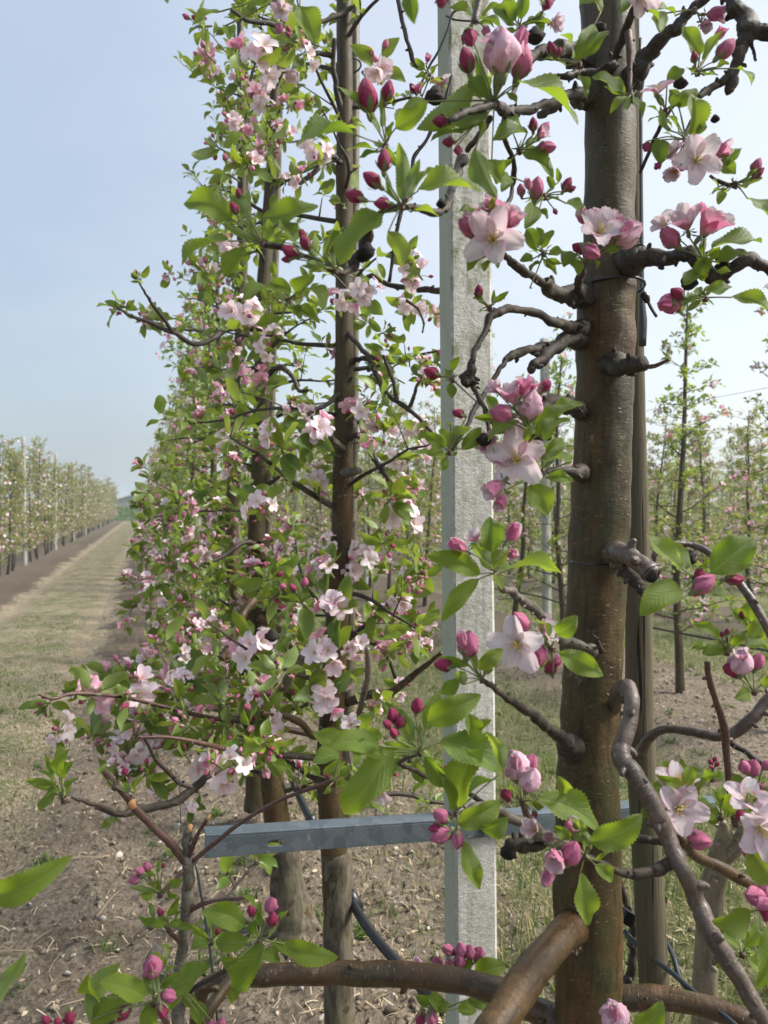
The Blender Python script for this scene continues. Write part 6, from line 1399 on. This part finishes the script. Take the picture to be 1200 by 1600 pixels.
while y < 74.5:
    plant(FARV[rr.randrange(6)], D_ROW-PITCH_ROW+rr.uniform(-.08, .08), y, rr.choice((0, math.pi))+rr.uniform(-.5, .5), rr.uniform(.86, 1.0), 'apple tree in the long row left of the grass path', 'apple trees of the row left of the path'); y += rr.uniform(.8, 1.0)
for k, (y0, y1, st) in enumerate([(3.2, 46, 1.0), (6.2, 46, 1.05), (9.5, 46, 1.15), (12.5, 46, 1.4), (16, 48, 1.9)]):
    y = y0+rr.uniform(0, .5)
    while y < y1:
        near = k == 0 and y < 9
        plant((NEARV if near else FARV)[rr.randrange(4 if near else 6)], D_ROW+PITCH_ROW*(k+1)+rr.uniform(-.08, .08), y, rr.choice((0, math.pi))+rr.uniform(-.6, .6), rr.uniform(.92, 1.06),
              'young apple tree of the %s row right of the thick trunk' % ('first', 'second', 'third', 'fourth', 'fifth')[k], 'apple trees of the %s row to the right' % ('first', 'second', 'third', 'fourth', 'fifth')[k])
        y += rr.uniform(.78, .95)*st
# beyond those the orchard reads as one mass
b = Buf(); r9 = random.Random(4)
tplF = []
for q in range(3):
    rq = random.Random(q+50); H = 2.9+.2*q
    pts = [Vector((rq.uniform(-.04, .04), rq.uniform(-.04, .04), H*k/5)) for k in range(6)]
    tb = tube(pts, [.035, .03, .026, .02, .014, .006], 4, 1, mat=1); cb = Buf()
    for k in range(560):
        h = .6+(H-.6)*rq.random()**1.25; t_ = h/H; r_ = (.70*(1-t_)+.2)*math.sqrt(rq.random())
        a = rq.random()*6.28; o = Vector((math.cos(a)*r_*.8, math.sin(a)*r_, h))
        cb.add(LQ[0], frame(o, rdir(rq), rdir(rq)) @ Matrix.Scale(rq.uniform(.06, .11), 4), tint=rq.random())
    tplF += [tb, cb.tpl()]
for i in range(900):
    k = 6+int(28*r9.random()**1.5); x = D_ROW+PITCH_ROW*k+r9.uniform(-.1, .1); y = r9.uniform(15, 60)
    if x/y > 1.2 or i > 420: continue
    q = r9.randrange(3); Mx = Matrix.Translation((x, y, 0)) @ Matrix.Rotation(r9.random()*6, 4, 'Z')
    b.add(tplF[q*2], Mx); b.add(tplF[q*2+1], Mx)
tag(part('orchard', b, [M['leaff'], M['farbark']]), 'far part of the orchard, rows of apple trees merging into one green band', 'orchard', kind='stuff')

# ------------------------------------------------------------------ posts, wires and hoses of the rows
pm = tpl_mesh('post', post_mesh(.075, .06, 3.0), [M['concrete'], M['concs']])
for i, (x, y, lab, grp) in enumerate(
    [(D_ROW-PITCH_ROW+.06, 19.6+6.3*k, 'white concrete post in the row left of the path', 'concrete posts of the left row') for k in range(9)] +
    [(D_ROW, 7.4+6.3*k, 'concrete post further along the near row', 'concrete posts of the near row') for k in range(6)] +
    [(D_ROW+PITCH_ROW, 6.45+6.3*k, 'pale concrete post in the first row to the right', 'concrete posts of the right rows') for k in range(5)] +
    [(D_ROW+2*PITCH_ROW, 10.2+6.3*k, 'pale concrete post in the second row to the right', 'concrete posts of the second right row') for k in range(5)] +
    [(D_ROW+3*PITCH_ROW, 14.2+6.3*k, 'pale concrete post in the third row to the right', 'concrete posts of the third right row') for k in range(4)]):
    o = bpy.data.objects.new('concrete_post', pm); col.objects.link(o); o.location = (x, y, .0); o.scale = (1, 1, 1.03+.02*((i*7) % 3)); o.rotation_euler = (0, R(((i*13) % 5-2)*.3), 0)
    tag(o, lab, 'post', grp)
ordw = ('first', 'second', 'third', 'fourth')
for k in range(3):
    x = D_ROW+PITCH_ROW*(k+1)-.06
    pts = [Vector((x+.02*math.sin(y*1.3+k), y, .52+.03*math.sin(y*2.1+k))) for y in np.arange(1.5, 45, 1.0)]
    b = Buf(); b.add(tube(pts, [.009]*len(pts), 6, 2)); tag(part('drip_hose', b, [M['black']], origin=pts[0]), 'black drip hose strung low along the %s row to the right' % ordw[k], 'hose')
for k, x in enumerate([D_ROW+PITCH_ROW, D_ROW+2*PITCH_ROW]):
    for j, z in enumerate((1.15, 2.2)):
        pts = [Vector((x, y, z)) for y in np.arange(1.0, 46, 3.0)]
        b = Buf(); b.add(tube(pts, [.0016]*len(pts), 4, 1)); tag(part('trellis_wire', b, [M['wire']], origin=pts[0]), '%s trellis wire of the %s row to the right' % (('lower', 'upper')[j], ordw[k]), 'wire')
# ------------------------------------------------------------------ the haze of the morning air
g = NT('haze_air'); v = g.n('ShaderNodeVolumePrincipled')
v.inputs['Color'].default_value = (0.80, 0.87, 0.95, 1); v.inputs['Density'].default_value = 0.0024; v.inputs['Anisotropy'].default_value = 0.3
g.t.links.new(v.outputs[0], g.out.inputs[1])
hz = part('haze', box(0, 790, 5.0, 1790, 1700, 14.0), [g.m], smooth=False)
tag(hz, kind='stuff', label='thin pale haze hanging over the whole orchard', cat='haze')
g.m.cycles.homogeneous_volume = True
sc.cycles.volume_bounces = 1
